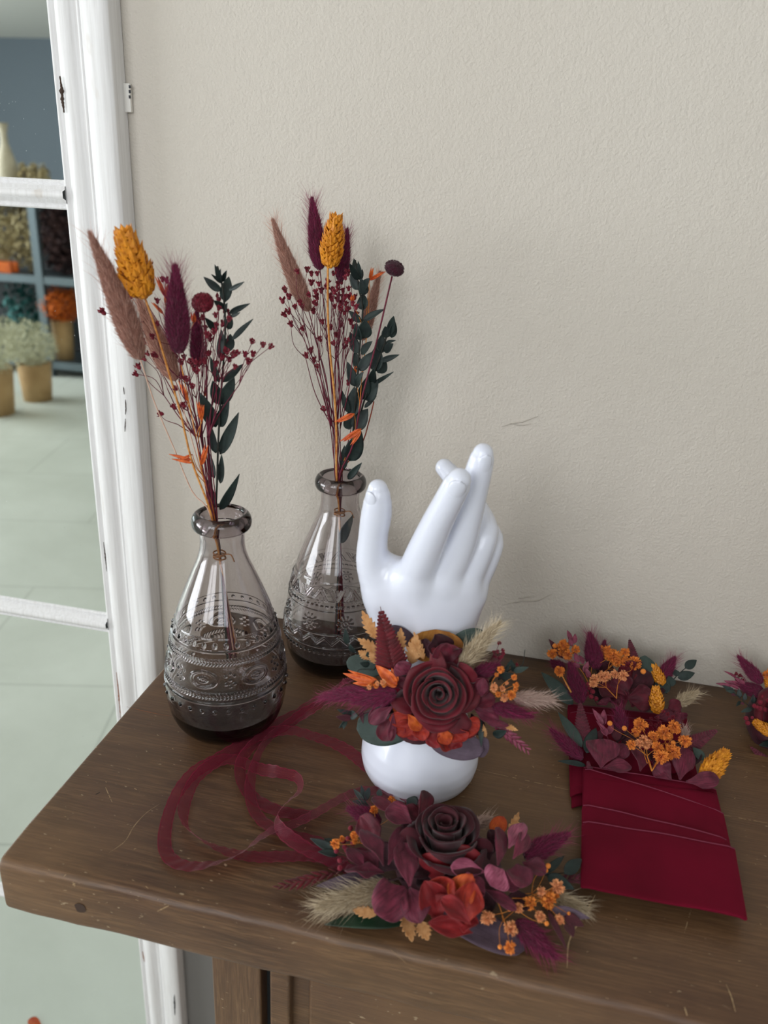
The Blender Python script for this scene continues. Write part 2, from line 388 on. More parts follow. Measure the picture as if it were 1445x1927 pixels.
for z in MZ:
    b = MB(); hprof(b, z, .0235, MX0+.055, -.1155); b.obj('glazing_bar', 'white_wood', mir)
for z0, z1 in ((0, .035), (ZT-.05, ZT+.02)):
    box('rail', MX0+.003, MX1-.003, -.0205, -.004, z0, z1, 'white_wood', mir, .002)
zz = [.035]+sorted(MZ)+[ZT-.05]
for a, c in zip(zz[:-1], zz[1:]):
    box('mirror_pane', MX0+.05, -.114, -.012, -.009, a, c, 'mirror_glass', mir)
box('backing_board', MX0+.02, MX1-.02, -.006, -.001, .01, ZT, 'shelf_black', mir)
# chipped paint, cracks and the dark gap between sash and casing
def flake(pts, wpx, Y, mat, name='paint_chip', parent=mir):
    P = np.array([on_y(x, y, Y) for x, y in pts]); P = smooth_path(P, 26); n = len(P); V = []; s = unit(np.cross(P[-1]-P[0], [0, 1, 0]))
    for i, p in enumerate(P):
        t = i/(n-1); ww = px(p, wpx)*(.25+.75*math.sin(math.pi*t))*random.uniform(.45, 1)
        V += [p-s*ww/2+s*random.uniform(-.2, .2)*ww, p+s*ww/2]
    o = part(name, V, grid_faces(2, n), mat, parent); sd = o.modifiers.new('t', 'SOLIDIFY'); sd.thickness = .0004; return o
flake([(113, 143), (116, 165), (118, 190), (121, 212)], 9, -.0207, 'crack')
flake([(232, 728), (234, 742)], 2, -.0219, 'crack'); flake([(236, 752), (237, 768), (236, 780)], 2.5, -.0219, 'crack'); flake([(236, 788), (235, 812)], 2, -.0219, 'crack')
flake([(195, 1020), (198, 1045), (201, 1075)], 3, -.0209, 'crack')
flake([(219, 1265), (223, 1300), (227, 1352)], 3, -.0209, 'seam_orange')
flake([(268, 1790), (272, 1810)], 3, -.0205, 'seam_orange'); flake([(328, 1872), (329, 1910)], 4, -.0219, 'label_dark')
for z0, z1 in ((T+.372, ZT), (.03, T+.355)):
    box('sash_gap', -.0866, -.0853, -.0175, -.003, z0, z1, 'dark_gap', mir)
tb = thing('wall_bracket_tab', 'small white bracket tab sticking out beside the mirror frame high on the wall', 'bracket', on_y(243, 185, 0))
p0, p1 = on_y(238, 157, -.002), on_y(247, 212, -.002)
box('tab_plate', MX1-.004, p1[0]+.001, -.004, -.0005, p1[2], p0[2], 'label_white', tb, .0006)
for k, yy in enumerate((163, 172, 182)):
    q = on_y(243, yy, -.0045); box('printed_mark', q[0]-.0004, q[0]+.0012, -.0046, -.004, q[2]-.0012, q[2]+.001, 'label_dark', tb)
wb = bpy.data.objects['wall_back']
flake([(944, 803), (962, 797), (985, 793), (1012, 783)], 3, -.0003, 'scuff', 'scuff', wb); flake([(958, 797), (980, 800), (1000, 797)], 2, -.0003, 'scuff', 'scuff', wb)
flake([(955, 1136), (985, 1131), (1010, 1130), (1038, 1118)], 3, -.0003, 'scuff', 'scuff', wb); flake([(975, 1126), (1000, 1122)], 3, -.0003, 'scuff', 'scuff', wb)

# ------------------------------------------------------------------ the sideboard
SB_Y = -0.3345
sb = thing('sideboard', 'worn dark brown wooden sideboard with a thick scratched top standing against the wall', 'sideboard', (0.6, -.17, 0))
b = MB(); NX, NY = 160, 44
x0, x1, y0, y1, z0, z1 = -.0022, 1.35, SB_Y, -.0005, T-.0435, T
def rr(t, n, lo, hi, r):                      # grid lines crowded at both ends
    return np.unique(np.r_[lo+r*np.array([0, .3, .6, 1]), np.linspace(lo+r, hi-r, n), hi-r*np.array([0, .3, .6, 1])])
def slab(name, x0, x1, y0, y1, z0, z1, r, mat, parent, worn=0):
    """board with a rounded worn front edge"""
    ang = np.linspace(0, math.pi/2, 6)
    sec = [(y1, z0)]+[(y0+r-r*math.cos(a), z0+r-r*math.sin(a)) for a in ang[::-1]]+[(y0+r-r*math.cos(a), z1-r+r*math.sin(a)) for a in ang]
    sec += [(y, z1) for y in np.linspace(y0+r, y1, 14)[1:]]
    xs = rr(0, 220, x0, x1, .0025); V = []
    for x in xs:
        e = min(x-x0, x1-x); ins = (.0025-math.sqrt(max(0, .0025**2-(.0025-e)**2))) if e < .0025 else 0
        cr = .0004*max(0, 1-e/.006)**2
        for (y, z) in sec:
            k = 1 if (y < y0+r*1.01) else 0
            wn = worn*mnoise.noise(Vector((x*22, z*9, 1.3)))*k
            zz = z+(ins if z < (z0+z1)/2 else -ins)
            yy = y+k*(abs(wn)*.9+ins+cr)
            if k and z > (z0+z1)/2: zz -= abs(worn*mnoise.noise(Vector((x*13, 4.4, 0))))*1.4
            V.append((x, yy, zz))
    n = len(sec); F = [tuple(f)[::-1] for f in grid_faces(n, len(xs))]
    F += [tuple(range(n)), tuple(len(V)-n+k for k in range(n))[::-1]]
    F += [(i*n, i*n+n-1, (i+1)*n+n-1, (i+1)*n) for i in range(len(xs)-1)]
    return part(name, V, F, mat, parent)
slab('tabletop', -.0022, 1.35, SB_Y, -.0005, T-.0435, T, .0065, 'wood_x', sb, .0016)
FY = -.300
def fx(x, y): return on_y(x, y, FY)[0]
zt = T-.0436
box('corner_post', .123, .1585, FY, FY+.045, 0, zt, 'wood_z', sb, .002)
box('corner_post', 1.19, 1.227, FY, FY+.045, 0, zt, 'wood_z', sb, .002)
box('side_panel', .127, .142, FY+.045, -.01, .06, zt, 'wood_z', sb)
box('side_panel', 1.208, 1.222, FY+.045, -.01, .06, zt, 'wood_z', sb)
box('back_panel', .142, 1.208, -.02, -.012, .06, zt, 'wood_z', sb)
box('inner_rail', .1585, 1.19, FY+.012, FY+.028, .05, zt, 'shelf_black', sb)
for (a, c) in ((.1662, .5), (.508, .842), (.850, 1.183)):
    d = box('door', a, c, FY+.004, FY+.012, .08, zt-.006, 'wood_x', sb)
    b = MB(); m_ = .014
    b.box(a, c, FY-.004, FY+.006, zt-.006-m_-.006, zt-.003); b.box(a, c, FY-.004, FY+.006, .08, .12)
    b.box(a, a+m_, FY-.004, FY+.006, .12, zt-.0262); b.box(c-m_, c, FY-.004, FY+.006, .12, zt-.0262)
    b.obj('door_frame', 'wood_x', d, smooth=False, bevel=.002)
    box('raised_panel', a+.026, c-.026, FY-.001, FY+.005, .135, zt-.040, 'wood_x', d, .004)
# wear marks on the top
def mark(pts, wpx, mat, h=.00005, name='scratch', gap=0.0):
    P = smooth_path([on_z(x, y, h) for x, y in pts], max(8, int(4*len(pts)+10))); V = []; F = []
    n = len(P)
    for i, p in enumerate(P):
        tg = unit(P[min(i+1, n-1)]-P[max(i-1, 0)]); s = unit(np.cross(tg, [0, 0, 1])); ww = px(p, wpx)*random.uniform(.35, 1)*(.35+.65*math.sin(math.pi*(i+.5)/n))
        V += [p-s*ww/2, p+s*ww/2]
    for i in range(n-1):
        if random.random() > gap: F.append((2*i, 2*i+1, 2*i+3, 2*i+2))
    if F: part(name, V, F, mat, sb)
mark([(300, 1513), (275, 1530), (252, 1555), (235, 1583), (205, 1605)], 1.2, 'scratch_pale')
mark([(1120, 1684), (1105, 1712), (1085, 1742), (1070, 1775), (1067, 1822)], 4, 'scratch_pale')
mark([(1366, 1852), (1376, 1876), (1384, 1905)], 3, 'scratch_pale'); mark([(1288, 1895), (1293, 1912)], 4, 'scratch_pale')
mark([(196, 1476), (211, 1510)], 1.6, 'scratch_pale', gap=.3); mark([(238, 1330), (262, 1336), (300, 1344), (325, 1348)], 2, 'seam_orange')
mark([(640, 1405), (690, 1412), (720, 1418)], 1.5, 'scratch_pale'); mark([(896, 1448), (960, 1462), (1050, 1482), (1090, 1492)], 1.6, 'scratch_pale', gap=.2)
mark([(1348, 1531), (1400, 1541), (1445, 1549)], 1.4, 'scratch_pale', gap=.2)
mark([(735, 1787), (750, 1800), (764, 1812)], 1.4, 'scratch_pale'); mark([(296, 1715), (308, 1709), (318, 1704)], 4, 'scratch_pale')
mark([(1300, 1712), (1288, 1755)], 1.3, 'scratch_pale', gap=.3); mark([(180, 1495), (188, 1491)], 3, 'dark_gap')
mark([(137, 1660), (141, 1668)], 6, 'scratch_pale', gap=.3); mark([(120, 1650), (124, 1645)], 3, 'scratch_pale')
for _ in range(70):
    x, y = random.choice([(random.uniform(880, 1090), random.uniform(1400, 1500)), (random.uniform(1300, 1445), random.uniform(1340, 1520)),
                          (random.uniform(90, 330), random.uniform(1380, 1700)), (random.uniform(400, 700), random.uniform(1400, 1560)), (random.uniform(1100, 1440), random.uniform(1680, 1880))])
    a = random.uniform(0, math.pi); L = random.uniform(2, 8)
    mark([(x, y), (x+L*math.cos(a), y+L*math.sin(a)*.6)], random.uniform(1, 2.2), 'scratch_pale', name='nick')
k = on_y(152, 1707, SB_Y+.0006)
V = [(k[0]+.0042*math.cos(a)*random.uniform(.8, 1.1), SB_Y-.00012, k[2]+.0042*math.sin(a)*random.uniform(.8, 1.1)) for a in np.arange(14)*2*math.pi/14]
part('wood_knot', V, [tuple(range(14))], 'crack', sb, smooth=False)

# ------------------------------------------------------------------ the glass bottles
VZ = np.array([0, .0008, .003, .0075, .013, .021, .030, .0361, .0435, .0508, .058, .0653, .0794, .0929, .1065, .12, .1331, .141, .1465, .152, .158, .1645, .1685])
VR = np.array([.0270, .0285, .0325, .0375, .0412, .0440, .0456, .0462, .0463, .0458, .0451, .0441, .0414, .0383, .0343, .0291, .0237, .0203, .0182, .0166, .0159, .0160, .0166])
def embossA(th, z):
    h = np.zeros_like(th)
    ring = lambda z0, w, a: a*np.exp(-((z-z0)/w)**2)
    h += ring(.0892, .0007, .0007)+ring(.0496, .0007, .0007)
    def dots(z0, n, r, a, ph=0, ry=1.0):
        d = ((th*n/(2*np.pi)+ph) % 1-.5)*2*np.pi/n*.045; return a*np.exp(-((d/r)**2+((z-z0)/(r*ry))**2)**2)
    h += dots(.0935, 30, .0014, .0011, 0, 1.2)+dots(.0430, 30, .0013, .0011, 0, 1.2)
    def braid(z0):
        o = 0
        for s, dz in ((1, .0014), (-1, -.0014)):
            q = ((th*110/(2*np.pi)+s*(z-z0-dz)*260) % 1-.5); o = o+np.clip(1-np.abs(q)*2.4, 0, 1)*np.clip(1-((z-z0-dz)/.0015)**2, 0, 1)
        return .0008*o
    h += braid(.0815)+braid(.0560)
    n = 7; d = ((th*n/(2*np.pi)) % 1-.5)*2*np.pi/n*.0455; e = np.sqrt((d/.0105)**2+((z-.0685)/.0062)**2)
    h += .0007*np.exp(-((e-1)/.09)**2)+.0004*np.exp(-((e-.82)/.06)**2)+.0009*np.exp(-((e-.30)/.09)**2)+.001*np.exp(-(e/.13)**2)
    d2 = ((th*n/(2*np.pi)+.5) % 1-.5)*2*np.pi/n*.0455
    for (a, c) in ((-.0032, .003), (.0032, .003), (-.0032, -.003), (.0032, -.003), (0, 0), (0, .0048), (0, -.0048)):
        h += .0008*np.exp(-(((d2-a)**2+(z-.0685-c)**2)/.0010**2)**2)
    return h
def embossB(th, z):
    h = np.zeros_like(th)
    def ring(z0, w, a): return a*np.exp(-((z-z0)/w)**2)
    h += ring(.0548, .0005, .0005)+ring(.0422, .0005, .0005)+ring(.0835, .0004, .0005)+ring(.0745, .0004, .0005)
    n = 18; u = ((th*n/(2*np.pi)) % 1-.5); v_ = (z-.0885)/.009
    k = (np.floor(th*n/(2*np.pi)) % 2)*2-1; vv = v_*k+.5
    tri = np.abs(u)*1.0-(.46-.42*np.clip(vv, 0, 1))
    m_ = (np.abs(v_) < .5)
    h += m_*.0008*(np.exp(-(tri/.045)**2)+np.exp(-((tri+.17)/.04)**2)+.7*np.exp(-(u/.05)**2)*(tri < -.1))
    n = 60; q = ((th*n/(2*np.pi)) % 1-.5); h += .0008*(np.abs(q) < .3)*np.clip(1.4-np.abs((z-.0788)/.0014)*1.4, 0, 1)
    n = 9; d = ((th*n/(2*np.pi)) % 1-.5)*2*np.pi/n*.045; y = z-.0645; r = np.hypot(d, y); a = np.arctan2(y, d)
    h += .0008*np.exp(-((r-.0026)/.0006)**2)+.0006*np.exp(-(r/.001)**2)+.0009*np.clip(np.cos(a*10)*2-.4, 0, 1)*np.exp(-((r-.0054)/.0016)**4)
    n = 22; q = np.abs(((th*n/(2*np.pi)) % 1-.5))*2
    for o in (-.0, .0022): h += .0008*np.exp(-(((z-.0455-o)-(q-.0)*.0062)/.0006)**2)*((z > .0432) & (z < .0545))
    n = 64; d = ((th*n/(2*np.pi)) % 1-.5)*2*np.pi/n*.045; h += .001*np.exp(-((d**2+(z-.0372)**2)/.0011**2)**2)
    return h
def bottle(name, label, C, emb, rot):
    C = np.array(C, float); th = np.arange(640)*2*math.pi/640
    zs = np.unique(np.r_[np.linspace(0, .036, 26), np.linspace(.036, .098, 260), np.linspace(.098, .1685, 46)])
    rs = np.interp(zs, VZ, VR); k = np.array([1, 2, 3, 2, 1])/9.
    rs = np.r_[rs[:4], np.convolve(rs, k, 'same')[4:-4], rs[-4:]]
    ro = [(r, z) for r, z in zip(rs, zs)]
    rim = [(.0192, .1690), (.0206, .1705), (.0213, .1728), (.0214, .1750), (.0209, .1775), (.0198, .1795), (.0182, .1808), (.0166, .1812), (.0152, .1800), (.0146, .1780), (.0141, .1745), (.0136, .169)]
    wall = .0024
    inn = [(max(np.interp(z, VZ, VR)-wall, .0005), z) for z in np.linspace(.164, .022, 70)]
    inn[-1] = (.0405, .022); inn += [(.0385, .0175), (.034, .0140), (.027, .0120), (.018, .0122), (.009, .0130), (.0004, .0134)]
    bot = [(.0004, .0022), (.010, .0020), (.020, .0012), (.0245, .0004)]
    P = bot+ro+rim+inn; R = np.array([p[0] for p in P]); Z = np.array([p[1] for p in P])
    TH, ZZ = np.meshgrid(th, Z); RR = np.repeat(R[:, None], len(th), 1)
    n0, n1 = len(bot), len(bot)+len(ro)
    RR[n0:n1] += 1.3*emb((TH[n0:n1]+rot) % (2*np.pi), ZZ[n0:n1])
    V = np.stack([C[0]+RR*np.cos(TH), C[1]+RR*np.sin(TH), C[2]+ZZ], -1).reshape(-1, 3)
    F = grid_faces(len(th), len(P), closed_u=True)
    me = mesh_data(name, V-C, F); o = link(name, me, 'smoky_glass'); o.location = C
    return tag(o, label, 'vase')
V1 = np.array([.0822, -.1675, T+.0002]); V2 = np.array([.1410, -.0600, T+.0002])
bottle('glass_bottle_vase', 'smoky grey glass bottle vase embossed with eye ovals and braided bands, in front', V1, embossA, .2)
bottle('glass_bottle_vase', 'smoky grey glass bottle vase embossed with suns and zigzags, behind the white hand', V2, embossB, .1)

# ------------------------------------------------------------------ the display hand
def surface_nets(f, lo, hi, res):
    n = np.ceil((hi-lo)/res).astype(int)+1
    g = [lo[i]+np.arange(n[i])*res for i in range(3)]
    X, Y, Z = np.meshgrid(*g, indexing='ij'); D = f(np.stack([X, Y, Z], -1).reshape(-1, 3)).reshape(n)
    S = D < 0; nc = n-1; acc = np.zeros((*nc, 3)); cnt = np.zeros(nc)
    base = [np.arange(nc[i]) for i in range(3)]; BX, BY, BZ = np.meshgrid(*base, indexing='ij'); B = np.stack([BX, BY, BZ], -1)
    sl = lambda o: tuple(slice(o[i], o[i]+nc[i]) for i in range(3))
    for ax in range(3):
        for p in (0, 1):
            for q in (0, 1):
                a = [0, 0, 0]; oth = [i for i in range(3) if i != ax]; a[oth[0]] = p; a[oth[1]] = q; c = list(a); c[ax] = 1
                da, dc = D[sl(a)], D[sl(c)]; m_ = (da < 0) != (dc < 0)
                t = np.where(m_, da/np.where(m_, da-dc, 1), 0); pt = (B+np.array(a)).astype(float); pt[..., ax] += t
                acc += pt*m_[..., None]; cnt += m_
    act = cnt > 0; idx = -np.ones(nc, int); idx[act] = np.arange(act.sum()); V = lo+acc[act]/cnt[act][:, None]*res; F = []
    for ax in range(3):
        o1, o2 = (ax+1) % 3, (ax+2) % 3; a = [slice(1, nc[i]) for i in range(3)]; a[ax] = slice(0, nc[ax]); c = list(a); c[ax] = slice(1, nc[ax]+1)
        sa, sc = S[tuple(a)], S[tuple(c)]; m_ = sa != sc; I = np.argwhere(m_); flip = sa[m_]
        off = np.array([1, 1, 1]); off[ax] = 0; I = I+off
        def at(d1, d2): J = I.copy(); J[:, o1] -= d1; J[:, o2] -= d2; return idx[J[:, 0], J[:, 1], J[:, 2]]
        q = np.stack([at(1, 1), at(0, 1), at(0, 0), at(1, 0)], -1); q[~flip] = q[~flip][:, ::-1]; F.append(q)
    return V, np.concatenate(F)
def cone_d(P, a, b, ra, rb):
    a, b = np.asarray(a), np.asarray(b); ab = b-a; t = np.clip((P-a)@ab/(ab@ab), 0, 1); return np.linalg.norm(P-(a+t[:, None]*ab), axis=1)-(ra+(rb-ra)*t)
def smin(a, b, k): h = np.clip(.5+.5*(b-a)/k, 0, 1); return b*(1-h)+a*h-k*h*(1-h)
HC0 = np.array([.2392, -.1811, T])
HZ = np.array([0, .003, .008, .015, .022, .030, .038, .048, .060, .072, .085, .100, .115]); HR = np.array([.0370, .0395, .0418, .0432, .0430, .0408, .0375, .0332, .0290, .0268, .0262, .0272, .0290])
def J(x, y, Y): return on_y(x, y, Y)
YH = -.181
thumb = [(J(742, 1160, YH+.004), .0150), (J(719, 1108, YH+.000), .0138), (J(701, 1058, YH-.002), .0112), (J(702, 1010, YH-.004), .0098), (J(708, 970, YH-.006), .0102), (J(711, 940, YH-.008), .0088), (J(711, 920, YH-.009), .0064)]
index = [(J(778, 1096, YH-.004), .0135), (J(795, 1047, YH-.011), .0118), (J(821, 987, YH-.017), .0100), (J(844, 942, YH-.021), .0090), (J(860, 911, YH-.023), .0085), (J(864, 903, YH-.0235), .0074)]
middle = [(J(836, 1085, YH+.000), .0128), (J(862, 1022, YH+.000), .0120), (J(880, 965, YH-.002), .0100), (J(893, 915, YH-.004), .0090), (J(905, 870, YH-.005), .0080), (J(909, 853, YH-.005), .0064)]
ring = [(J(874, 1092, YH+.006), .0115), (J(905, 1022, YH+.010), .0098), (J(911, 990, YH+.018), .0088), (J(885, 940, YH+.036), .0080), (J(842, 886, YH+.046), .0068), (J(836, 880, YH+.047), .0064)]
pinky = [(J(886, 1105, YH+.013), .0105), (J(915, 1050, YH+.017), .0088), (J(925, 1015, YH+.022), .0080), (J(908, 985, YH+.036), .0070), (J(880, 975, YH+.048), .0062)]
def chain(P, ch, k=.004):
    q = smooth_path([np.r_[p, r*3] for p, r in ch], 16); d = None
    for a, b_ in zip(q[:-1], q[1:]):
        e = cone_d(P, a[:3], b_[:3], a[3]/3, b_[3]/3); d = e if d is None else np.minimum(d, e)
    return d
def hand_sdf(P):
    z = P[:, 2]-T; q = P[:, :2]-HC0[:2]; lean = np.interp(z, [0, .05, .115], [0, 0, -.002])
    sy = np.interp(z, [0, .05, .10], [1, 1, .86]); rho = np.hypot(q[:, 0]-lean, q[:, 1]/sy); r = np.interp(z, HZ, HR)
    arm = (rho-r)*.85; arm = np.maximum(arm, z-.112); arm = np.maximum(arm, -z)
    W = np.array([.2365, -.181, T+.100])
    d = arm
    for (e, re, w0, rw) in ((J(775, 1096, YH-.004), .0138, W+(-.008, 0, 0), .017), (J(818, 1100, YH+.001), .0140, W+(0, -.001, 0), .018), (J(855, 1108, YH+.004), .0135, W+(.008, 0, 0), .016), (J(880, 1122, YH+.009), .0120, W+(.010, .003, 0), .014)):
        d = smin(d, cone_d(P, w0, e, rw, re), .014)
    d = smin(d, cone_d(P, W+(-.012, .004, .004), J(735, 1120, YH+.004), .014, .0155), .012)
    d = smin(d, cone_d(P, W+(.0, .010, .012), J(790, 1110, YH+.012), .012, .012), .012)
    fg = None
    for ch in (index, middle, ring, pinky):
        e = chain(P, ch); fg = e if fg is None else smin(fg, e, .0018)
    d = smin(smin(d, chain(P, thumb), .011), fg, .006)
    # webbing of thumb and index
    d = smin(d, cone_d(P, J(733, 1068, YH+.002), J(765, 1085, YH), .008, .010), .010)
    return d
allJ = np.array([p for ch in (thumb, index, middle, ring, pinky) for p, _ in ch])
lo = np.minimum(allJ.min(0)-.02, [HC0[0]-.05, HC0[1]-.05, T-.003]); hi = np.maximum(allJ.max(0)+.02, [HC0[0]+.05, HC0[1]+.05, T+.12])
V, F = surface_nets(hand_sdf, lo, hi, .0011)
V[:, 2] = np.maximum(V[:, 2], T+.0001)
hand = part('display_hand', V, F, 'white_plastic', None, origin=HC0)
sm = hand.modifiers.new('smooth', 'SMOOTH'); sm.factor = .5; sm.iterations = 4
tag(hand, 'white glossy mannequin hand and wrist standing upright on the sideboard with fingers raised', 'display hand')
def nail(Cpt, along, facing, L, W_, name='fingernail'):
    along = unit(along); facing = unit(np.array(facing)-along*(np.array(facing)@along)); s = np.cross(along, facing); V = []; nu = 13; nv = 15
    for j in range(nv):
        v_ = -1+2*j/(nv-1)
        for i in range(nu):
            u = -1+2*i/(nu-1); wv = math.sqrt(max(0, 1-abs(v_)**2.6)); x = u*wv
            edge = min(1, (1-abs(v_)**2.6)*4)*min(1, (1-u*u)*4)
            V.append(Cpt+s*x*W_/2+along*v_*L/2+facing*(-.0022*x*x*(W_/.011)-.0008*v_*v_-.0005*(1-edge)))
    o = part(name, V, grid_faces(nu, nv), 'white_plastic', hand); sd = o.modifiers.new('t', 'SOLIDIFY'); sd.thickness = .0007; sd.offset = -1
def nail_on(px_, py_, Yax, ch, r, L, W_, side=0):
    a = J(px_, py_, Yax); al = ch[-1][0]-ch[-3][0]; v = unit(CAM-a); v = v+unit(np.cross(unit(al), v))*side; v = unit(v-unit(al)*(v@unit(al)))
    nail(a+v*(r+.0002), al, v, L, W_)
nail_on(711, 936, YH-.008, thumb, .0088, .0140, .0100, -.8)
nail_on(860, 911, YH-.023, index, .0088, .0140, .0112, .15)
nail_on(906, 868, YH-.005, middle, .0082, .0150, .0092, .35)

# ------------------------------------------------------------------ plant pieces
SHAPES = {
    'lance': lambda t: math.sin(math.pi*t**.85)**.9,
    'ovate': lambda t: math.sin(math.pi*min(1, t)**.7)**.85,
    'round': lambda t: math.sqrt(max(0, 1-(2*t-1)**2)),
    'petal': lambda t: (math.sin(math.pi*(.08+.92*t)**1.45) if t < 1 else 0)**.62*(.35+.65*min(1, t*2.4)),
    'strap': lambda t: min(1, .75+t*3, max(0, (1-t)*3))**.5,
    'point': lambda t: (math.sin(math.pi*min(1, t)**1.15)**.75)*(.4+.6*min(1, t*2.2)),
}
def leaf_mesh(base, tip, width, nrm, shape='ovate', cup=.15, bend=.08, wave=.0, nu=7, nv=12, lobes=0, fold=0.0):
    base = np.asarray(base, float); a = np.asarray(tip, float)-base; L = np.linalg.norm(a)+1e-9; ah = a/L
    n = np.asarray(nrm, float); n = n-ah*(n@ah); n = unit(n); s = np.cross(ah, n); f = SHAPES[shape]; V = []; UV = []
    if lobes: nv = max(nv, lobes*7)
    ph = random.uniform(0, 6.28); sd = random.uniform(0, 99)
    for j in range(nv+1):
        t = j/nv; wd = max(f(t), 0)*width/2
        if lobes:
            q = (t*lobes) % 1; wd *= (.52+.48*(q**.7 if q < .82 else (1-q)/.18)) if t < .97 else .8
        wd = max(wd, L*.004)
        for i in range(nu+1):
            u = -1+2*i/nu; fw = (abs(u)*wd*.35 if lobes else 0)
            h = cup*wd*(u*u)*(1.2-.5*t)+bend*L*(4*t*(1-t))*.6+fold*abs(u)*wd
            if wave: h += wave*wd*math.sin(ph+t*7+u*2.2)*abs(u)+wave*.8*wd*mnoise.noise(Vector((sd+u*1.7, t*3.1, 0)))
            V.append(base+ah*(t*L+fw)+s*(u*wd)+n*h); UV.append((.5+.5*u*(.25+.75*f(min(t, .999))), t))
    return np.array(V), grid_faces(nu+1, nv+1), np.array(UV)
def leaf(name, base, tip, width, nrm, mat, parent, shape='ovate', thick=.00035, **kw):
    V, F, U = leaf_mesh(base, tip, width, nrm, shape, **kw)
    return part(name, V, F, mat, parent, U, True, thick)
def spikes(mb, base, tip, r, n, L, w, spread=.5, prof=.5):
    """overlapping pointed scales around an axis"""
    base = np.asarray(base, float); a = np.asarray(tip, float)-base; H = np.linalg.norm(a); ah = a/H
    e = unit(np.cross(ah, [.2, .9, .3])); g = np.cross(ah, e)
    for k in range(n):
        t = (k+.5)/n*.93; q = k*2.39996+random.uniform(-.2, .2); rad = e*math.cos(q)+g*math.sin(q)
        rr_ = r*(.35+.65*min(1, t/.22)**.6)*(1-.8*max(0, (t-.3)/.7)**1.8); root = base+ah*(t*H)+rad*rr_*.45
        sp = spread*(1-.55*t); d = unit(ah*(1)+rad*sp+e*random.uniform(-.12, .12)+g*random.uniform(-.12, .12)); l_ = L*random.uniform(.8, 1.15)*(1-.15*t)
        s = unit(np.cross(d, rad)); nn = np.cross(s, d); ww = w*random.uniform(.8, 1.1)
        V = [root, root+d*l_*.4+s*ww/2, root+d*l_*.4+nn*ww*.32, root+d*l_*.4-s*ww/2, root+d*l_, root+d*l_*.4-nn*ww*.15]
        mb.add(V, [(0, 1, 2), (0, 2, 3), (1, 4, 2), (2, 4, 3), (0, 5, 1), (0, 3, 5), (1, 5, 4), (3, 4, 5)])
def hair_arrays(roots, dirs, lens, wid, grav=None):
    n = len(roots); s = np.cross(dirs, RNG.normal(size=(n, 3))); s /= np.linalg.norm(s, axis=1)[:, None]+1e-9
    bend = RNG.normal(size=(n, 3))*.12
    p1 = roots+dirs*lens[:, None]*.5; p2 = roots+(dirs+bend)*lens[:, None]
    w0 = wid[:, None]*s; V = np.stack([roots-w0/2, roots+w0/2, p1-w0*.42, p1+w0*.42, p2-w0*.06, p2+w0*.06], 1).reshape(-1, 3)
    b = np.arange(n)[:, None]*6; F = np.concatenate([b+np.array([0, 1, 3, 2]), b+np.array([2, 3, 5, 4])])
    return V, F
def tail_head(base, tip, width, curve=0.0, dens=1.0, awn=1.0, hl=.55, nrm=(0, -1, 0)):
    base = np.asarray(base, float); a = np.asarray(tip, float)-base; L = np.linalg.norm(a); ah = a/L
    e = unit(np.cross(ah, [.2, .95, .25])); g = np.cross(ah, e); cd = e if abs(e[0]) > abs(g[0]) else g
    R = width/2*1.12
    def prof(t): return R*(.30+.70*np.clip(t/.24, 0, 1)**.6)*(1-.93*np.clip((t-.28)/.72, 0, 1)**1.75)
    def cen(t): return base+ah*(t[:, None]*L)+cd*(curve*L*(4*t*(1-t)))[:, None]
    ns, nt = 18, 26; t = np.linspace(0, 1, nt); q = np.arange(ns)*2*np.pi/ns; c = cen(t)
    bump = 1+.08*RNG.normal(size=(nt, ns)); rr_ = prof(t)*.62; rr_[-1] *= .2; rr_[0] *= .5
    V = (c[:, None]+(rr_[:, None]*bump)[..., None]*(np.cos(q)[None, :, None]*e+np.sin(q)[None, :, None]*g)).reshape(-1, 3)
    F = grid_faces(ns, nt, closed_u=True)
    n = int(4200*dens); t = RNG.random(n)**.9; q = RNG.random(n)*2*np.pi; rad = np.cos(q)[:, None]*e+np.sin(q)[:, None]*g
    roots = cen(t)+rad*(prof(t)*.62)[:, None]; d = ah*1.0+rad*((.40+.34*RNG.random(n))*(1-.8*t))[:, None]+RNG.normal(size=(n, 3))*.13
    d /= np.linalg.norm(d, axis=1)[:, None]; lens = (.0028+.0042*RNG.random(n))*(1-.35*t)*(hl/.55)*(R/.011)**.5
    V2, F2 = hair_arrays(roots, d, lens, np.full(n, .00020)*(.7+.6*RNG.random(n)))
    m_ = int(120*awn*dens); t = RNG.random(m_)**.6*.98; q = RNG.random(m_)*2*np.pi; rad = np.cos(q)[:, None]*e+np.sin(q)[:, None]*g
    roots = cen(t)+rad*(prof(t)*.6)[:, None]; d = ah*1.0+rad*(.35+.45*RNG.random(m_))[:, None]; d /= np.linalg.norm(d, axis=1)[:, None]
    V3, F3 = hair_arrays(roots, d, (.008+.012*RNG.random(m_))*(R/.011)**.6, np.full(m_, .00016))
    uv = np.concatenate([np.full((len(V), 2), .12), np.repeat(np.clip(.5+.22*RNG.normal(size=n), 0, 1), 6)[:, None]*np.ones((1, 2)), np.full((len(V3), 2), .75)])
    V = np.concatenate([V, V2, V3]); F = np.concatenate([F, F2+ns*nt, F3+ns*nt+len(V2)]); return V, F, uv
def tail(name, base, tip, width, mat, parent, **kw):
    V, F, U = tail_head(base, tip, width, **kw); return part(name, V, F, mat, parent, U)
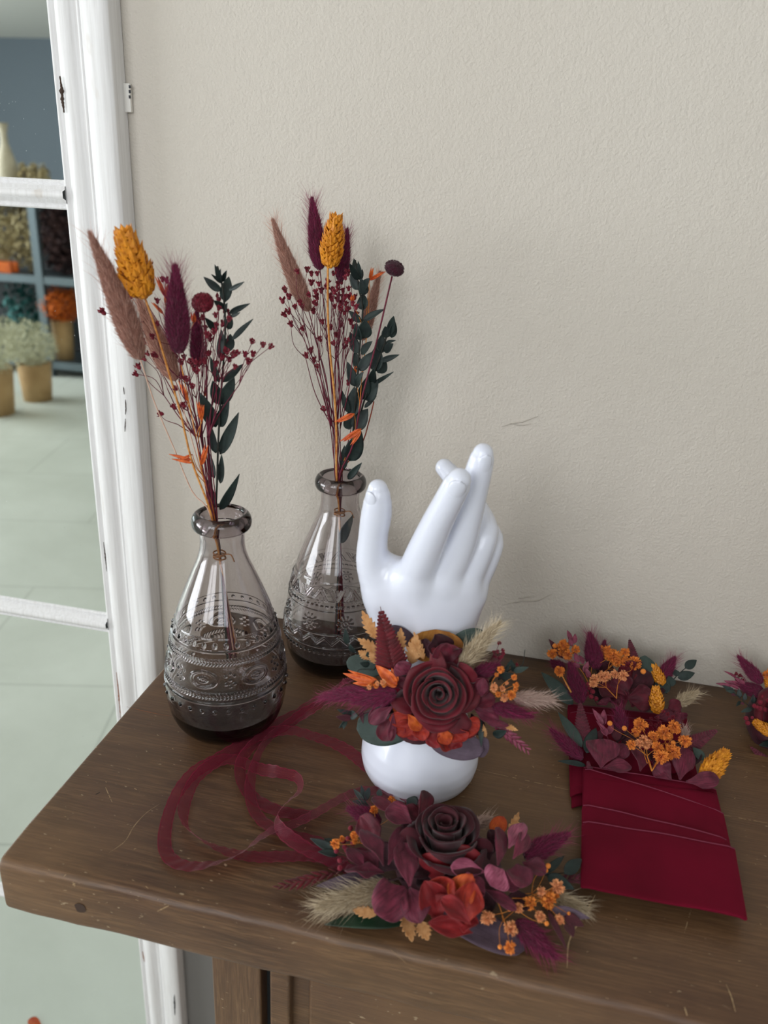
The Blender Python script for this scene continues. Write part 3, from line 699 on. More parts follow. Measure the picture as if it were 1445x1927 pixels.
def phalaris(name, base, tip, width, parent, mat='phalaris', n=210):
    n = int(n*.78); mb = MB(); H = np.linalg.norm(np.asarray(tip)-np.asarray(base)); r = width/2
    P = [np.asarray(base)+(np.asarray(tip)-np.asarray(base))*t for t in np.linspace(0, .95, 9)]
    tube(mb, P, [r*.55*(.3+.7*min(1, t/.22)**.6)*(1-.93*max(0, (t-.3)/.7)**1.8) for t in np.linspace(0, 1, 9)], 8)
    spikes(mb, base, tip, r*1.05, n, H*.20, r*.40, .85, .8); return mb.obj(name, mat, parent, smooth=False)
def fern(name, base, tip, width, nrm, mat, parent, n=13):
    base = np.asarray(base, float); a = np.asarray(tip, float)-base; L = np.linalg.norm(a); ah = a/L; nn = np.asarray(nrm, float)
    nn = unit(nn-ah*(nn@ah)); s = np.cross(ah, nn); mb = MB(); tube(mb, [base, base+a*.5+nn*L*.02, tip], [L*.012, L*.009, L*.003], 5)
    for k in range(n):
        t = .04+.92*k/n; l_ = width/2*(1-t)**.75*1.1
        for sg in (-1, 1):
            b0 = base+a*t+nn*L*.02*4*t*(1-t); tp = b0+s*sg*l_+ah*l_*.55
            V, F, U = leaf_mesh(b0, tp, L/n*1.25*(1-.4*t), nn, 'strap', cup=.1, bend=.05, nu=2, nv=5); mb.add(V, F, U)
    return mb.obj(name, mat, parent, thick=.0002)
def rose(name, C, axis, R, H, mat, parent, n=15, seed=0, open_=1.0, outer_mat=None, core=.09):
    rs = random.Random(seed); C = np.asarray(C, float); az = unit(axis); ax = unit(np.cross([0.1, 0, 1] if abs(az[2]) < .9 else [1, 0, 0], az)); ay = np.cross(az, ax)
    mb = MB(); nu, nv = 20, 12
    for k in range(n):
        f = (k+.5)/n; rr_ = R*(core+(1-core)*f**1.02)*rs.uniform(.95, 1.05); th0 = k*2.30+rs.uniform(-.3, .3); span = 4.3-2.3*f
        zr = H*(.90+.16*math.sin(math.pi*f)-.50*f**2.2*open_); rb = rr_*.30+.0006; V = []; U = []
        curl = R*(.05+.20*f**1.6)*rs.uniform(.7, 1.2); tipu = rs.uniform(-.35, .35); sd = rs.uniform(0, 99)
        for j in range(nv+1):
            v_ = j/nv
            for i in range(nu+1):
                u = -1+2*i/nu; ve = v_*(1-.16*abs(u)**3+.05*math.exp(-((u-tipu)/.16)**2)*f)
                rho = rb+(rr_-rb)*math.sin(math.pi/2*min(ve, 1))**.75; z = zr*ve**1.05
                c_ = max(0, ve-.80)/.2; rho += curl*c_**1.7; z -= curl*.55*c_**2.4
                rho *= 1+(.17-.07*f)*u; rho += R*.10*f*mnoise.noise(Vector((sd+u*1.6, v_*2, k)))
                z += R*.09*f*mnoise.noise(Vector((sd+u*2.1, v_*2.3, 7+k)))*v_
                th = th0+u*span/2
                V.append(C+(ax*math.cos(th)+ay*math.sin(th))*rho+az*z); U.append((i/nu, v_))
        mb.add(V, grid_faces(nu+1, nv+1), U)
    return mb.obj(name, mat, parent, thick=.0005)
def puff_mesh(name, mat, seed, n=80):
    rs = random.Random(seed); mb = MB()
    for k in range(n):
        z = 1-1.75*(k+.5)/n; q = k*2.4; r = math.sqrt(max(0, 1-z*z)); d = np.array([r*math.cos(q), r*math.sin(q), z])+np.array([rs.uniform(-.25, .25) for _ in range(3)]); d = unit(d)
        s = unit(np.cross(d, [rs.uniform(-1, 1), rs.uniform(-1, 1), rs.uniform(-1, 1)])); g = np.cross(s, d); L = rs.uniform(.34, .58); w_ = rs.uniform(.10, .17)
        V = [d*.08, d*L*.6+s*w_*.8, d*L+s*w_*.55+g*rs.uniform(-.1, .1), d*L*.88, d*L-s*w_*.5+g*rs.uniform(-.1, .1), d*L*.6-s*w_*.8]
        mb.add(V, [(0, 1, 3), (1, 2, 3), (0, 3, 5), (3, 4, 5)])
    me = mesh_data(name, np.concatenate(mb.V), mb.F, None, False); me.materials.append(MATS[mat]); return me
def cup_mesh(name, mat, seed):
    rs = random.Random(seed); mb = MB(); lathe(mb, [(.02, -.5), (.16, -.42), (.26, -.22), (.24, -.02), (.10, .06)], (0, 0, 0), 8)
    for k in range(6):
        q = k*math.pi/3+rs.uniform(-.2, .2); d = np.array([math.cos(q), math.sin(q), 0]); z = np.array([0, 0, 1.]); s = np.cross(z, d); o_ = rs.uniform(.32, .52)
        V = [d*.16-z*.15, d*.34+z*.10+s*.24, d*o_+z*rs.uniform(.25, .5), d*.34+z*.10-s*.24, d*.24+z*.12]
        mb.add(V, [(0, 1, 4), (0, 4, 3), (1, 2, 4), (4, 2, 3)])
    me = mesh_data(name, np.concatenate(mb.V), mb.F, None, False); me.materials.append(MATS[mat]); return me
def bead_mesh(name, mat):
    mb = MB(); lathe(mb, [(.001, -.5), (.25, -.42), (.45, -.18), (.5, .05), (.42, .28), (.22, .45), (.16, .40), (.001, .38)], (0, 0, 0), 10)
    me = mesh_data(name, np.concatenate(mb.V), mb.F); me.materials.append(MATS[mat]); return me
PUFF = [puff_mesh('orange_bloom', 'bloom_orange', s) for s in (1, 2, 3)]; PEACH = [puff_mesh('peach_bloom', 'bloom_peach', s) for s in (4, 5)]
CUPS = [cup_mesh('red_bloom', 'bloom_red', s) for s in (1, 2, 3, 4)]; BEAD = bead_mesh('berry', 'bloom_red'); OBEAD = bead_mesh('bud', 'bloom_orange')
def inst(name, me, P, size, d, parent):
    o = link(name, me, None, parent); o.location = tuple(np.asarray(P)-wloc(parent)); o.scale = (size,)*3
    q = Vector((0, 0, 1)).rotation_difference(Vector(unit(d))); q.rotate(Matrix.Rotation(0, 3, 'Z')); o.rotation_mode = 'QUATERNION'
    o.rotation_quaternion = Vector((0, 0, 1)).rotation_difference(Vector(unit(d))) @ Matrix.Rotation(random.uniform(0, 6.28), 3, 'Z').to_quaternion(); return o
def branches(mb, heads, root, r, spread=.5, k=5):
    """thin branching stalks from root to every head"""
    heads = [np.asarray(h) for h in heads]; root = np.asarray(root); left = list(range(len(heads)))
    while left:
        i = left[0]; left.sort(key=lambda j: np.linalg.norm(heads[j]-heads[i])); cl = left[:k]; left = left[k:]
        c = np.mean([heads[j] for j in cl], axis=0); L = np.linalg.norm(c-root)
        jn = c+(root-c)*min(.42, .02/max(L, .001)+.12)+RNG.normal(size=3)*L*.012; md = root+(jn-root)*.5+RNG.normal(size=3)*L*.022
        tube(mb, smooth_path([root, md, jn], 14), np.linspace(r*1.5, r, 14), 5)
        for j in cl:
            h = heads[j]; s = jn+(h-jn)*.5+RNG.normal(size=3)*np.linalg.norm(h-jn)*.10
            tube(mb, smooth_path([jn, s, h], 8), np.linspace(r*.9, r*.6, 8), 4)

# ------------------------------------------------------------------ the two bouquets
def crop(ox, oy, s): return lambda x, y: (ox+x/s, oy+y/s)
def ribbon_obj(name, pts, width, parent, mat='organza'):
    C = smooth_path(np.array([p[:3] for p in pts]), len(pts)*14); tw = np.interp(np.linspace(0, 1, len(C)), np.linspace(0, 1, len(pts)), [p[3] for p in pts])
    tg = np.gradient(C, axis=0); V = []; U = []; s0 = None; nu = 5; d = np.r_[0, np.cumsum(np.linalg.norm(np.diff(C, axis=0), axis=1))]
    for i, c in enumerate(C):
        t = unit(tg[i]); s = unit(np.cross(t, [0, 0, 1])); n = np.cross(s, t); a = math.radians(tw[i]); e = s*math.cos(a)+n*math.sin(a)
        lift = abs(math.sin(a))*width/2
        for k in range(nu+1):
            u = k/nu; V.append(c+np.array([0, 0, lift])+e*(u-.5)*width+n*.0004*math.sin(i*.9+u*5)); U.append((u, d[i]*100))
    return part(name, V, grid_faces(nu+1, len(C)), mat, parent, U)

class Bouquet:
    def __init__(s, V, neck, tie, foot, cr, nearword):
        s.V = V; s.Y = V[1]; s.neck = neck; s.tie = tie; s.foot = foot; s.cr = cr; s.where = nearword
    def p(s, x, y, dy=0.0): X, Z = s.cr(x, y); return on_y(X, Z, s.Y+dy)
    def stem(s, pts, jx=0, jy=0):
        """pts: upper points (x, y, dy) in the crop frame, top first; continues through the neck, the tie and into the vase"""
        P = [s.p(*q) for q in pts]
        n_ = on_y(s.neck[0]+jx, s.neck[1], s.Y+jy); t_ = on_y(s.tie[0]+jx*.18, s.tie[1], s.Y+jy*.25); f_ = on_y(s.foot[0]-jx*1.3, s.foot[1]+random.uniform(-14, 10), s.Y-jy*1.2)
        return smooth_path(P+[n_, t_, t_+(f_-t_)*.5, f_], 46)
    def thing(s, kind, label, cat, path, group=None):
        return thing(kind, label, cat, path[-1], group)
    def stalk(s, path, r, mat, parent, name='stem'):
        mb = MB(); tube(mb, path, np.linspace(r*.8, r, len(path)), 6); return mb.obj(name, mat, parent)
    def tail(s, kind, label, base, tip, w, mat, smat, mids, jx, jy, dyb, dyt, r=.0005, **kw):
        B = s.p(*base, dyb); Tp = s.p(*tip, dyt); P = s.stem([(base[0], base[1], dyb)]+mids, jx, jy); o = s.thing('bunny_tail', label, 'dried flower', P)
        s.stalk(P, r, smat, o); tail('flower_head', B, Tp, px(B, w/s.sc), mat, o, **kw); return o
def sprig(bq, label, path_pts, leaves, jx, jy, mat='leaf_dark'):
    P = bq.stem(path_pts, jx, jy); o = bq.thing('leafy_sprig', label, 'dried foliage', P); bq.stalk(P, .0009, 'stem_dark', o)
    for i, (b_, t_, w_) in enumerate(leaves):
        dy = path_pts[0][2]+random.uniform(-.006, .006); B = bq.p(*b_, path_pts[0][2]); Tp = bq.p(*t_, dy+random.choice((-.008, -.004, .006)))
        leaf('leaf', B, Tp, px(B, w_/bq.sc)*1.2, (random.uniform(-.5, .5), -1, random.uniform(-.1, .5)), mat, o, 'ovate', cup=.25, bend=random.uniform(-.12, .12), nu=6, nv=10)
    return o
def gyp(bq, label, heads, dy0, size, root, jx, jy):
    HS = [bq.p(x, y, dy0+random.uniform(-.022, .022)) for x, y in heads]; R0 = bq.p(*root, 0.0); P = bq.stem([(root[0], root[1], 0.0)], jx, jy)
    o = bq.thing('gypsophila_spray', label, 'dried flower', P); mb = MB(); tube(mb, P, .0005, 6)
    # several main stalks rising from the neck
    rest = list(range(len(HS))); rest.sort(key=lambda i: HS[i][0]); g = 9
    for q in range(0, len(rest), g):
        ids = rest[q:q+g]; j_ = random.uniform(-8, 8); k_ = random.uniform(-.005, .005); Q = bq.stem([(root[0]+j_*3+(np.mean([heads[i][0] for i in ids])-root[0])*.10, root[1], k_)], jx+j_, jy+k_); tube(mb, Q, .00038, 5); r0 = Q[0]; branches(mb, [HS[i] for i in ids], r0, .00032, k=4)
    mb.obj('stem', 'stem_wine', o)
    for h in HS:
        d = unit(h-R0)+np.array([random.uniform(-.4, .4), random.uniform(-.6, .2), random.uniform(-.2, .4)]); inst('bloom', random.choice(CUPS), h, px(h, size)*random.uniform(.85, 1.2), d, o)
    return o
def oats(bq, label, items, jx, jy, mids):
    P = bq.stem(mids, jx, jy); o = bq.thing('dyed_oat', label, 'dried grass', P); mb = MB(); tube(mb, P, .0004, 5)
    for (b_, t_, w_, dy) in items:
        B = bq.p(*b_, dy); i = int(np.argmin(np.linalg.norm(P[:30]-B, axis=1))); j = min(i+3, 34); tube(mb, smooth_path([P[j], (P[j]+B)/2+RNG.normal(size=3)*.001, B], 8), .00025, 4)
    mb.obj('stem', 'stem_orange', o)
    for (b_, t_, w_, dy) in items:
        B = bq.p(*b_, dy); Tp = bq.p(*t_, dy-.003); Wd = px(B, w_/bq.sc)
        for s_ in (-1, 1):
            leaf('husk', B, Tp+np.array([s_*Wd*.25, 0, 0]), Wd*.6, (s_*.6, -1, .2), 'oat_orange', o, 'ovate', cup=.7, bend=.06*s_, nu=4, nv=8)
    return o
def twine(bq, label):
    c = on_y(bq.tie[0], bq.tie[1], bq.Y); mb = MB(); t = np.linspace(0, 1, 90); P = np.stack([c[0]+.0042*np.cos(t*25)*(1+.08*np.sin(t*50)), c[1]+.0040*np.sin(t*25), c[2]-.003+.005*t+.0010*np.sin(t*17)], 1)
    tube(mb, P, .00055, 6); tube(mb, smooth_path([P[-1], P[-1]+(.006, -.003, .002), P[-1]+(.009, -.004, -.003)], 8), .0005, 5)
    o = mb.obj('twine_tie', 'twine', None, origin=c); tag(o, label, 'twine')
def button(bq, label, ctr, w, h, stem_pts, jx, jy, dy, tilt=(0.1, -.5, 1)):
    P = bq.stem(stem_pts, jx, jy); o = bq.thing('button_flower', label, 'dried flower', P); bq.stalk(P, .0008, 'stem_wine', o)
    C = bq.p(*ctr, dy); a = unit(tilt); R = px(C, w/bq.sc)/2; hh = R*.62; mb = MB()
    q = Vector((0, 0, 1)).rotation_difference(Vector(a)).to_matrix(); Q = np.array(q); V = []
    prof = [(.15, -.9), (.55, -.85), (.9, -.5), (1, -.1), (.95, .25), (.8, .55), (.55, .8), (.25, .93), (.02, .95)]
    for (r_, z_) in prof:
        for k in range(36): th = k*2*math.pi/36; e = 1+.07*mnoise.noise(Vector((math.cos(th)*6*r_, math.sin(th)*6*r_, z_*6))); V.append(C+Q@np.array([R*r_*e*math.cos(th), R*r_*e*math.sin(th), hh*z_*e]))
    mb.add(V, grid_faces(36, len(prof), closed_u=True)); d0 = 700
    for k in range(d0):
        z = random.uniform(-.3, 1); th = random.uniform(0, 6.28); r_ = math.sqrt(max(0, 1-z*z))*.97; d = Q@np.array([r_*math.cos(th), r_*math.sin(th), z]); p_ = C+Q@np.array([R*r_*math.cos(th), R*r_*math.sin(th), hh*z*.93])
        s = unit(np.cross(d, RNG.normal(size=3))); mb.add([p_-s*R*.035, p_+s*R*.035, p_+d*R*.13+s*R*.02], [(0, 1, 2)])
    mb.obj('flower_head', 'tail_wine' if 'magenta' in label else 'bloom_red', o, smooth=False); return o

A = Bouquet(V1, (401, 960), (413, 1043), (436, 1235), crop(140, 340, 3.1075), 'front'); A.sc = 3.1075
B2 = Bouquet(V2, (636, 893), (639, 963), (640, 1195), crop(480, 340, 3.2125), 'rear'); B2.sc = 3.2125
A.tail('t', 'dusty pink bunny tail leaning far left in the front vase, over the mirror frame', (385, 1045), (97, 322), 172, 'tail_pink', 'stem_pale', [(470, 1300, -.02), (580, 1560, -.01), (690, 1820, -.004)], -9, -.004, -.030, -.045, curve=-.015, dens=1.9, awn=.6)
A.tail('t', 'dusty pink bunny tail half hidden behind the orange canary grass stem in the front vase', (590, 1170), (375, 690), 150, 'tail_pink', 'stem_pale', [(640, 1350, .0), (710, 1600, 0)], -3, .004, .004, .012, dens=1.6)
A.tail('t', 'burgundy bunny tail standing upright in front in the front vase', (610, 1010), (590, 512), 168, 'tail_wine', 'stem_wine', [(640, 1250, -.02), (720, 1550, -.01)], -2, -.005, -.022, -.028, dens=2.0, awn=1.5)
A.tail('t', 'burgundy bunny tail behind the red gypsophila in the front vase', (720, 1090), (715, 770), 100, 'tail_wine', 'stem_wine', [(735, 1300, .01), (760, 1600, .005)], 1, .006, .016, .020)
P = A.stem([(412, 685, -.030), (470, 850, -.028), (540, 1080, -.025), (620, 1360, -.018), (690, 1650, -.01)], -6, -.006)
o = A.thing('canary_grass', 'bright orange canary grass head on a straw stem in the front vase', 'dried flower', P); A.stalk(P, .0009, 'stem_straw', o)
phalaris('flower_head', A.p(408, 690, -.030), A.p(285, 288, -.036), px(V1, 205/3.1075), o, n=260)
button(A, 'crumpled dark red button flower beside the green sprig in the front vase', (750, 712), 125, 90, [(755, 760, 0), (770, 1000, 0), (780, 1500, 0)], 2, .0, .0, (.2, -.7, .6))
sprig(A, 'tall dark green leafy sprig in the front vase', [(835, 500, .004), (862, 600, .004), (875, 700, .004), (882, 850, .004), (876, 1000, .004), (862, 1180, .003), (850, 1350, .002), (840, 1560, .001), (834, 1760, 0)],
      [((860, 645), (755, 562), 42), ((860, 600), (800, 548), 24), ((862, 600), (820, 490), 28), ((862, 600), (855, 515), 32), ((866, 590), (890, 525), 24), ((882, 710), (903, 560), 62), ((905, 640), (992, 592), 22), ((875, 745), (815, 702), 32), ((890, 765), (895, 715), 28),
       ((905, 775), (1027, 718), 28), ((905, 795), (968, 770), 18), ((900, 870), (912, 780), 38), ((835, 880), (763, 800), 38), ((922, 930), (1045, 808), 30), ((905, 1000), (912, 895), 54), ((862, 1050), (858, 870), 66), ((845, 1180), (795, 1030), 52), ((868, 1178), (990, 1070), 42),
       ((860, 1310), (935, 1150), 60), ((850, 1310), (808, 1170), 62), ((850, 1440), (905, 1285), 66), ((828, 1442), (735, 1240), 74), ((850, 1600), (960, 1355), 66), ((828, 1595), (775, 1390), 52), ((852, 1770), (860, 1600), 48), ((820, 1740), (788, 1590), 46), ((818, 1910), (765, 1735), 48), ((850, 1925), (965, 1715), 46)], 6, .001)
GA = [(163, 765), (330, 668), (408, 828), (484, 833), (455, 910), (403, 940), (485, 700), (515, 575), (535, 578), (440, 488), (372, 1085), (357, 1130), (425, 1010), (405, 1040), (470, 1020), (480, 1040), (500, 1092), (585, 1018), (620, 1135), (655, 1160), (690, 1205), (715, 1115), (705, 1060), (680, 1060), (740, 1055), (760, 1050), (780, 1010), (795, 920), (815, 885), (765, 860), (750, 800), (825, 785), (830, 845), (845, 685), (845, 745), (880, 760), (905, 770), (885, 830), (870, 835), (905, 810), (790, 1005), (828, 1068), (865, 1030), (890, 1000), (905, 1040), (945, 1010), (930, 1020), (940, 1088), (1000, 1012), (1018, 1058), (1045, 1010), (1040, 942), (1103, 960), (1148, 970), (580, 1320), (635, 1310), (500, 1362), (590, 1215), (735, 735), (755, 745), (640, 1030), (625, 1060), (720, 1075), (690, 1075), (730, 820), (775, 900), (700, 1090)]
gyp(A, 'branching burgundy gypsophila spray with tiny blooms in the front vase', GA, -.004, 15, (760, 1500), 0, 0)
oats(A, 'orange oat stalk with split husks in the front vase', [((530, 680), (478, 560), 34, .0), ((530, 720), (540, 600), 30, .002), ((520, 780), (455, 712), 26, 0), ((700, 830), (690, 770), 40, .01), ((660, 1290), (615, 1170), 34, -.006), ((745, 1410), (720, 1290), 34, -.008), ((740, 1400), (752, 1310), 26, -.008), ((760, 1260), (772, 1210), 26, .004),
     ((690, 1635), (560, 1600), 34, -.01), ((690, 1650), (575, 1628), 26, -.012), ((740, 1665), (772, 1545), 40, -.008), ((690, 1600), (600, 1640), 22, -.01)], 0, -.003, [(560, 800, .0), (640, 1150, 0), (710, 1500, -.003), (745, 1700, -.003)])
twine(A, 'tan twine tied around the stems inside the front glass vase')

B2.tail('t', 'long dusty pink bunny tail leaning left in the rear vase', (325, 790), (112, 248), 118, 'tail_pink', 'stem_wine', [(390, 1050, 0), (460, 1400, 0)], -6, 0, .002, -.006, curve=.02, dens=2.0, awn=1.6)
B2.tail('t', 'burgundy bunny tail rising highest in the rear vase', (392, 540), (345, 120), 122, 'tail_wine', 'stem_wine', [(420, 800, 0), (465, 1300, 0)], -3, -.002, -.002, -.004, dens=1.8, awn=1.8)
B2.tail('t', 'burgundy bunny tail just behind the orange canary grass in the rear vase', (512, 610), (556, 305), 100, 'tail_wine', 'stem_wine', [(505, 900, .008), (500, 1400, .004)], 0, .003, .010, .012, dens=1.3, awn=1.6)
B2.tail('t', 'dusty pink bunny tail behind the dark leaves in the rear vase', (650, 965), (752, 560), 84, 'tail_pink', 'stem_wine', [(620, 1200, .016), (580, 1500, .01)], 4, .004, .020, .024, dens=1.4, awn=1.4)
P = B2.stem([(440, 525, -.014), (440, 800, -.012), (455, 1050, -.010), (480, 1300, -.008), (492, 1550, -.004)], -3, -.004)
o = B2.thing('canary_grass', 'orange canary grass head at the top of the rear vase bouquet', 'dried flower', P); B2.stalk(P, .0010, 'stem_straw', o)
phalaris('flower_head', B2.p(448, 528, -.014), B2.p(490, 212, -.016), px(V2, 150/3.2125), o, n=230)
button(B2, 'magenta button flower on a long plum stem standing right in the rear vase', (842, 530), 118, 90, [(828, 578, -.012), (740, 950, -.014), (645, 1320, -.012), (590, 1600, -.006)], 4, -.004, -.012, (.35, -.45, .8))
sprig(B2, 'tall dark green leafy sprig in the middle of the rear vase', [(605, 480, .0), (625, 640, 0), (650, 760, 0), (642, 900, 0), (628, 1050, 0), (618, 1200, 0), (600, 1400, 0), (580, 1600, 0)],
      [((608, 560), (597, 470), 32), ((625, 600), (570, 500), 38), ((640, 590), (622, 485), 26), ((640, 610), (648, 535), 26), ((625, 660), (575, 565), 46), ((660, 650), (692, 590), 46), ((665, 690), (640, 590), 50), ((655, 782), (650, 680), 70), ((640, 855), (565, 785), 36), ((652, 850), (787, 775), 36), ((650, 955), (665, 838), 80), ((635, 965), (612, 855), 50),
       ((625, 1045), (572, 915), 54), ((640, 1045), (708, 970), 46), ((628, 1145), (600, 1030), 48), ((632, 1150), (718, 1030), 54), ((605, 1245), (558, 1095), 50), ((615, 1245), (655, 1155), 46), ((570, 1405), (526, 1270), 40), ((590, 1425), (600, 1245), 86), ((570, 1505), (560, 1400), 58), ((600, 1505), (682, 1378), 84), ((570, 1695), (642, 1515), 90), ((560, 1805), (645, 1705), 36), ((540, 1745), (540, 1600), 44)], 2, .001)
sprig(B2, 'shorter dark green leafy sprig leaning right in the rear vase', [(830, 840, .006), (800, 925, .006), (762, 1040, .006), (718, 1160, .005), (682, 1260, .004), (640, 1400, .003), (600, 1600, .002)],
      [((808, 930), (838, 818), 48), ((800, 948), (785, 880), 54), ((825, 950), (845, 850), 42), ((765, 1042), (765, 930), 58), ((780, 1032), (835, 985), 44), ((790, 978), (850, 965), 16), ((725, 1155), (740, 985), 74), ((742, 1162), (792, 1088), 64), ((755, 1092), (872, 1052), 30), ((700, 1240), (838, 1155), 22), ((665, 1325), (745, 1205), 90), ((660, 1372), (735, 1300), 22), ((640, 1325), (680, 1180), 62), ((700, 1235), (720, 1130), 44)], 6, .004)
GB = [(255, 548), (225, 632), (180, 658), (165, 720), (205, 698), (240, 762), (200, 790), (175, 808), (215, 865), (285, 893), (270, 735), (285, 760), (315, 535), (340, 560), (375, 560), (340, 612), (385, 620), (325, 690), (365, 670), (370, 700), (350, 785), (365, 740), (440, 610), (430, 640), (465, 655), (480, 670), (520, 610), (560, 555), (475, 560), (545, 585), (565, 650), (530, 660), (460, 710), (495, 715), (530, 700), (550, 740), (515, 770), (480, 760), (560, 775), (540, 790), (590, 740), (610, 760), (580, 850), (595, 880), (405, 850), (455, 885), (390, 955), (475, 985), (490, 930), (555, 970), (520, 870), (540, 1000), (335, 1022), (308, 1055), (353, 1080), (375, 1122), (415, 1380), (500, 620), (450, 690), (520, 735), (600, 700), (570, 700), (610, 800), (500, 690), (545, 700), (400, 660), (565, 1220), (500, 650)]
gyp(B2, 'branching burgundy gypsophila spray with tiny blooms in the rear vase', GB, 0, 13.5, (490, 1500), 0, 0)
oats(B2, 'orange oat stalk with split husks in the rear vase', [((692, 600), (708, 525), 26, .01), ((690, 602), (782, 548), 28, .01), ((600, 1408), (490, 1460), 42, -.02), ((642, 1500), (523, 1576), 42, -.02), ((640, 1512), (580, 1600), 26, -.02), ((648, 1035), (662, 985), 26, .004), ((600, 1170), (608, 1120), 24, .004), ((585, 730), (590, 690), 30, -.004)], 3, .002, [(690, 800, .006), (650, 1150, 0), (610, 1500, -.004)])
P = B2.stem([(718, 1335, .004), (690, 1450, .003), (640, 1600, .002)], 5, .002); o = B2.thing('grass_stalk', 'bare rust coloured stalk at the right side of the rear vase', 'dried grass', P); B2.stalk(P, .0006, 'stem_red', o)
twine(B2, 'tan twine tied around the stems inside the rear glass vase')
Lb = B2.V; o = thing('loose_leaf', 'single dark leaf caught inside the neck of the rear glass vase', 'leaf', on_y(640, 1020, V2[1]))
leaf('leaf', on_y(641, 1022, V2[1]-.002), on_y(664, 968, V2[1]-.010), .0085, (0, -1, .3), 'leaf_dark', o, 'ovate', cup=.2)

# ------------------------------------------------------------------ flower arrangements that lie on a sheet
class Arr:
    def __init__(s, kind, label, cat, P0, N, cr, sc, loc):
        s.P0 = np.array(P0, float); s.N = unit(N); s.cr = cr; s.sc = sc; s.o = thing(kind, label, cat, loc)
    def p(s, x, y, off=0.0): X, Z = s.cr(x, y); return on_plane(X, Z, s.P0, s.N, off)
    def w(s, P, n): return px(P, n/s.sc)
    def nr(s, j=.35): return s.N+RNG.normal(size=3)*j+unit(CAM-s.P0)*.5
    def leaf(s, name, b, t, w, mat, off=0., offt=None, shape='ovate', j=.3, nrm=None, **kw):
        B = s.p(*b, off); Tp = s.p(*t, off if offt is None else offt); return leaf(name, B, Tp, s.w(B, w), s.nr(j) if nrm is None else nrm, mat, s.o, shape, **kw)
    def petals(s, items, mat='petal_plum', name='hydrangea_petal', off=.01, j=.45):
        for it in items:
            b, t, w = it[:3]; m_ = it[3] if len(it) > 3 and it[3] else mat; o_ = it[4] if len(it) > 4 else off
            s.leaf(name, b, t, w, m_, o_+random.uniform(-.0015, .0015), o_+random.uniform(-.002, .004), 'petal', j, cup=random.uniform(.1, .38), bend=random.uniform(-.02, .14), wave=random.uniform(.15, .34), nu=12, nv=16)
    def tail(s, b, t, w, mat, off, offt=None, **kw):
        B = s.p(*b, off); Tp = s.p(*t, off if offt is None else offt); o = tail('bunny_tail', B, Tp, s.w(B, w), mat, s.o, **kw); return o
    def ph(s, b, t, w, off, offt=None, n=170): B = s.p(*b, off); phalaris('canary_grass_head', B, s.p(*t, off if offt is None else offt), s.w(B, w), s.o, n=n)
    def puffs(s, L, off, size, kind=None, name='orange_bloom', root=None, mat='stem_orange', r=.00022):
        H = []
        for it in L:
            k = it[2] if len(it) > 2 else 1.0; P = s.p(it[0], it[1], off+random.uniform(-.003, .003)); H.append(P)
            inst(name, random.choice(kind or PUFF), P, s.w(P, size)*k*random.uniform(.92, 1.1), s.N+RNG.normal(size=3)*.4, s.o)
        if root is not None: mb = MB(); branches(mb, H, s.p(*root), r, k=4); mb.obj('bloom_stem', mat, s.o)
    def fern(s, b, t, w, mat, off, offt=None, n=13, name='fern_frond'):
        B = s.p(*b, off); fern(name, B, s.p(*t, off if offt is None else offt), s.w(B, w), s.nr(.15), mat, s.o, n)
    def twig(s, pts, r, mat='stem_dark', off=.01, name='twig'):
        mb = MB(); P = smooth_path([s.p(x, y, off) for x, y in pts], 12); tube(mb, P, np.linspace(r, r*.5, 12), 5); mb.obj(name, mat, s.o)
    def husks(s, L, mat, off, name='oat_husk'):
        for (b, t, w) in L: s.leaf(name, b, t, w, mat, off+random.uniform(-.002, .002), off+random.uniform(-.003, .004), 'ovate', .3, cup=.6, bend=.05, nu=4, nv=8)
    def plume(s, b, t, w, mat, off, n=16, name='plume'):
        B = s.p(*b, off); Tp = s.p(*t, off); a = Tp-B; ah = unit(a); sd = np.cross(ah, s.N); mb = MB(); tube(mb, [B, B+a*.5, Tp], [.0006, .0005, .0002], 5)
        for k in range(n):
            q = (k+.5)/n; r0 = B+a*q; d = unit(ah*1.5+sd*(1 if k % 2 else -1)*.9+s.N*random.uniform(-.3, .5)); l_ = s.w(B, w)*(.35+.65*math.sin(math.pi*(.15+.8*q)))
            V, F, U = leaf_mesh(r0, r0+d*l_, l_*.30, s.N, 'lance', nu=2, nv=5); mb.add(V, F, U)
        mb.obj(name, mat, s.o, thick=.0002)

# ---- corsage on the hand's wrist
C_ = crop(600, 1120, 3.1413)
w1 = Arr('wrist_corsage', 'corsage with an open dark red rose tied around the wrist of the white hand', 'corsage', (.2365, -.226, T+.072), (.05, -.95, .30), C_, 3.1413, (.2392, -.1811, T+.075))
mb = MB(); th = np.arange(64)*2*math.pi/64; V = []
for (r_, z_) in ((.0272, .066), (.0284, .068), (.0286, .082), (.0274, .084)):
    for a in th: V.append((HC0[0]-.001+r_*math.cos(a), HC0[1]+r_*.96*math.sin(a), T+z_))
part('wrist_band', V, grid_faces(64, 4, closed_u=True), 'velvet', w1.o)
mb = MB(); lathe(mb, [(.001, -.010), (.014, -.009), (.020, -.003), (.018, .004), (.010, .007), (.001, .008)], w1.P0+np.array([.004, .004, .006]), 24, w1.N); mb.obj('flower_backing', 'leaf_maroon', w1.o)
E_ = dict(cup=.08, bend=.03, wave=.05, nu=12, nv=18)
w1.leaf('eucalyptus_leaf', (770, 320), (985, 225), 135, 'leaf_euc', -.006, -.004, 'round', .15, **E_)
w1.leaf('eucalyptus_leaf', (385, 440), (162, 395), 130, 'leaf_euc', -.004, -.008, 'round', .15, **E_)
w1.leaf('eucalyptus_leaf', (575, 745), (222, 790), 235, 'leaf_euc', -.010, -.012, 'round', .1, **E_)
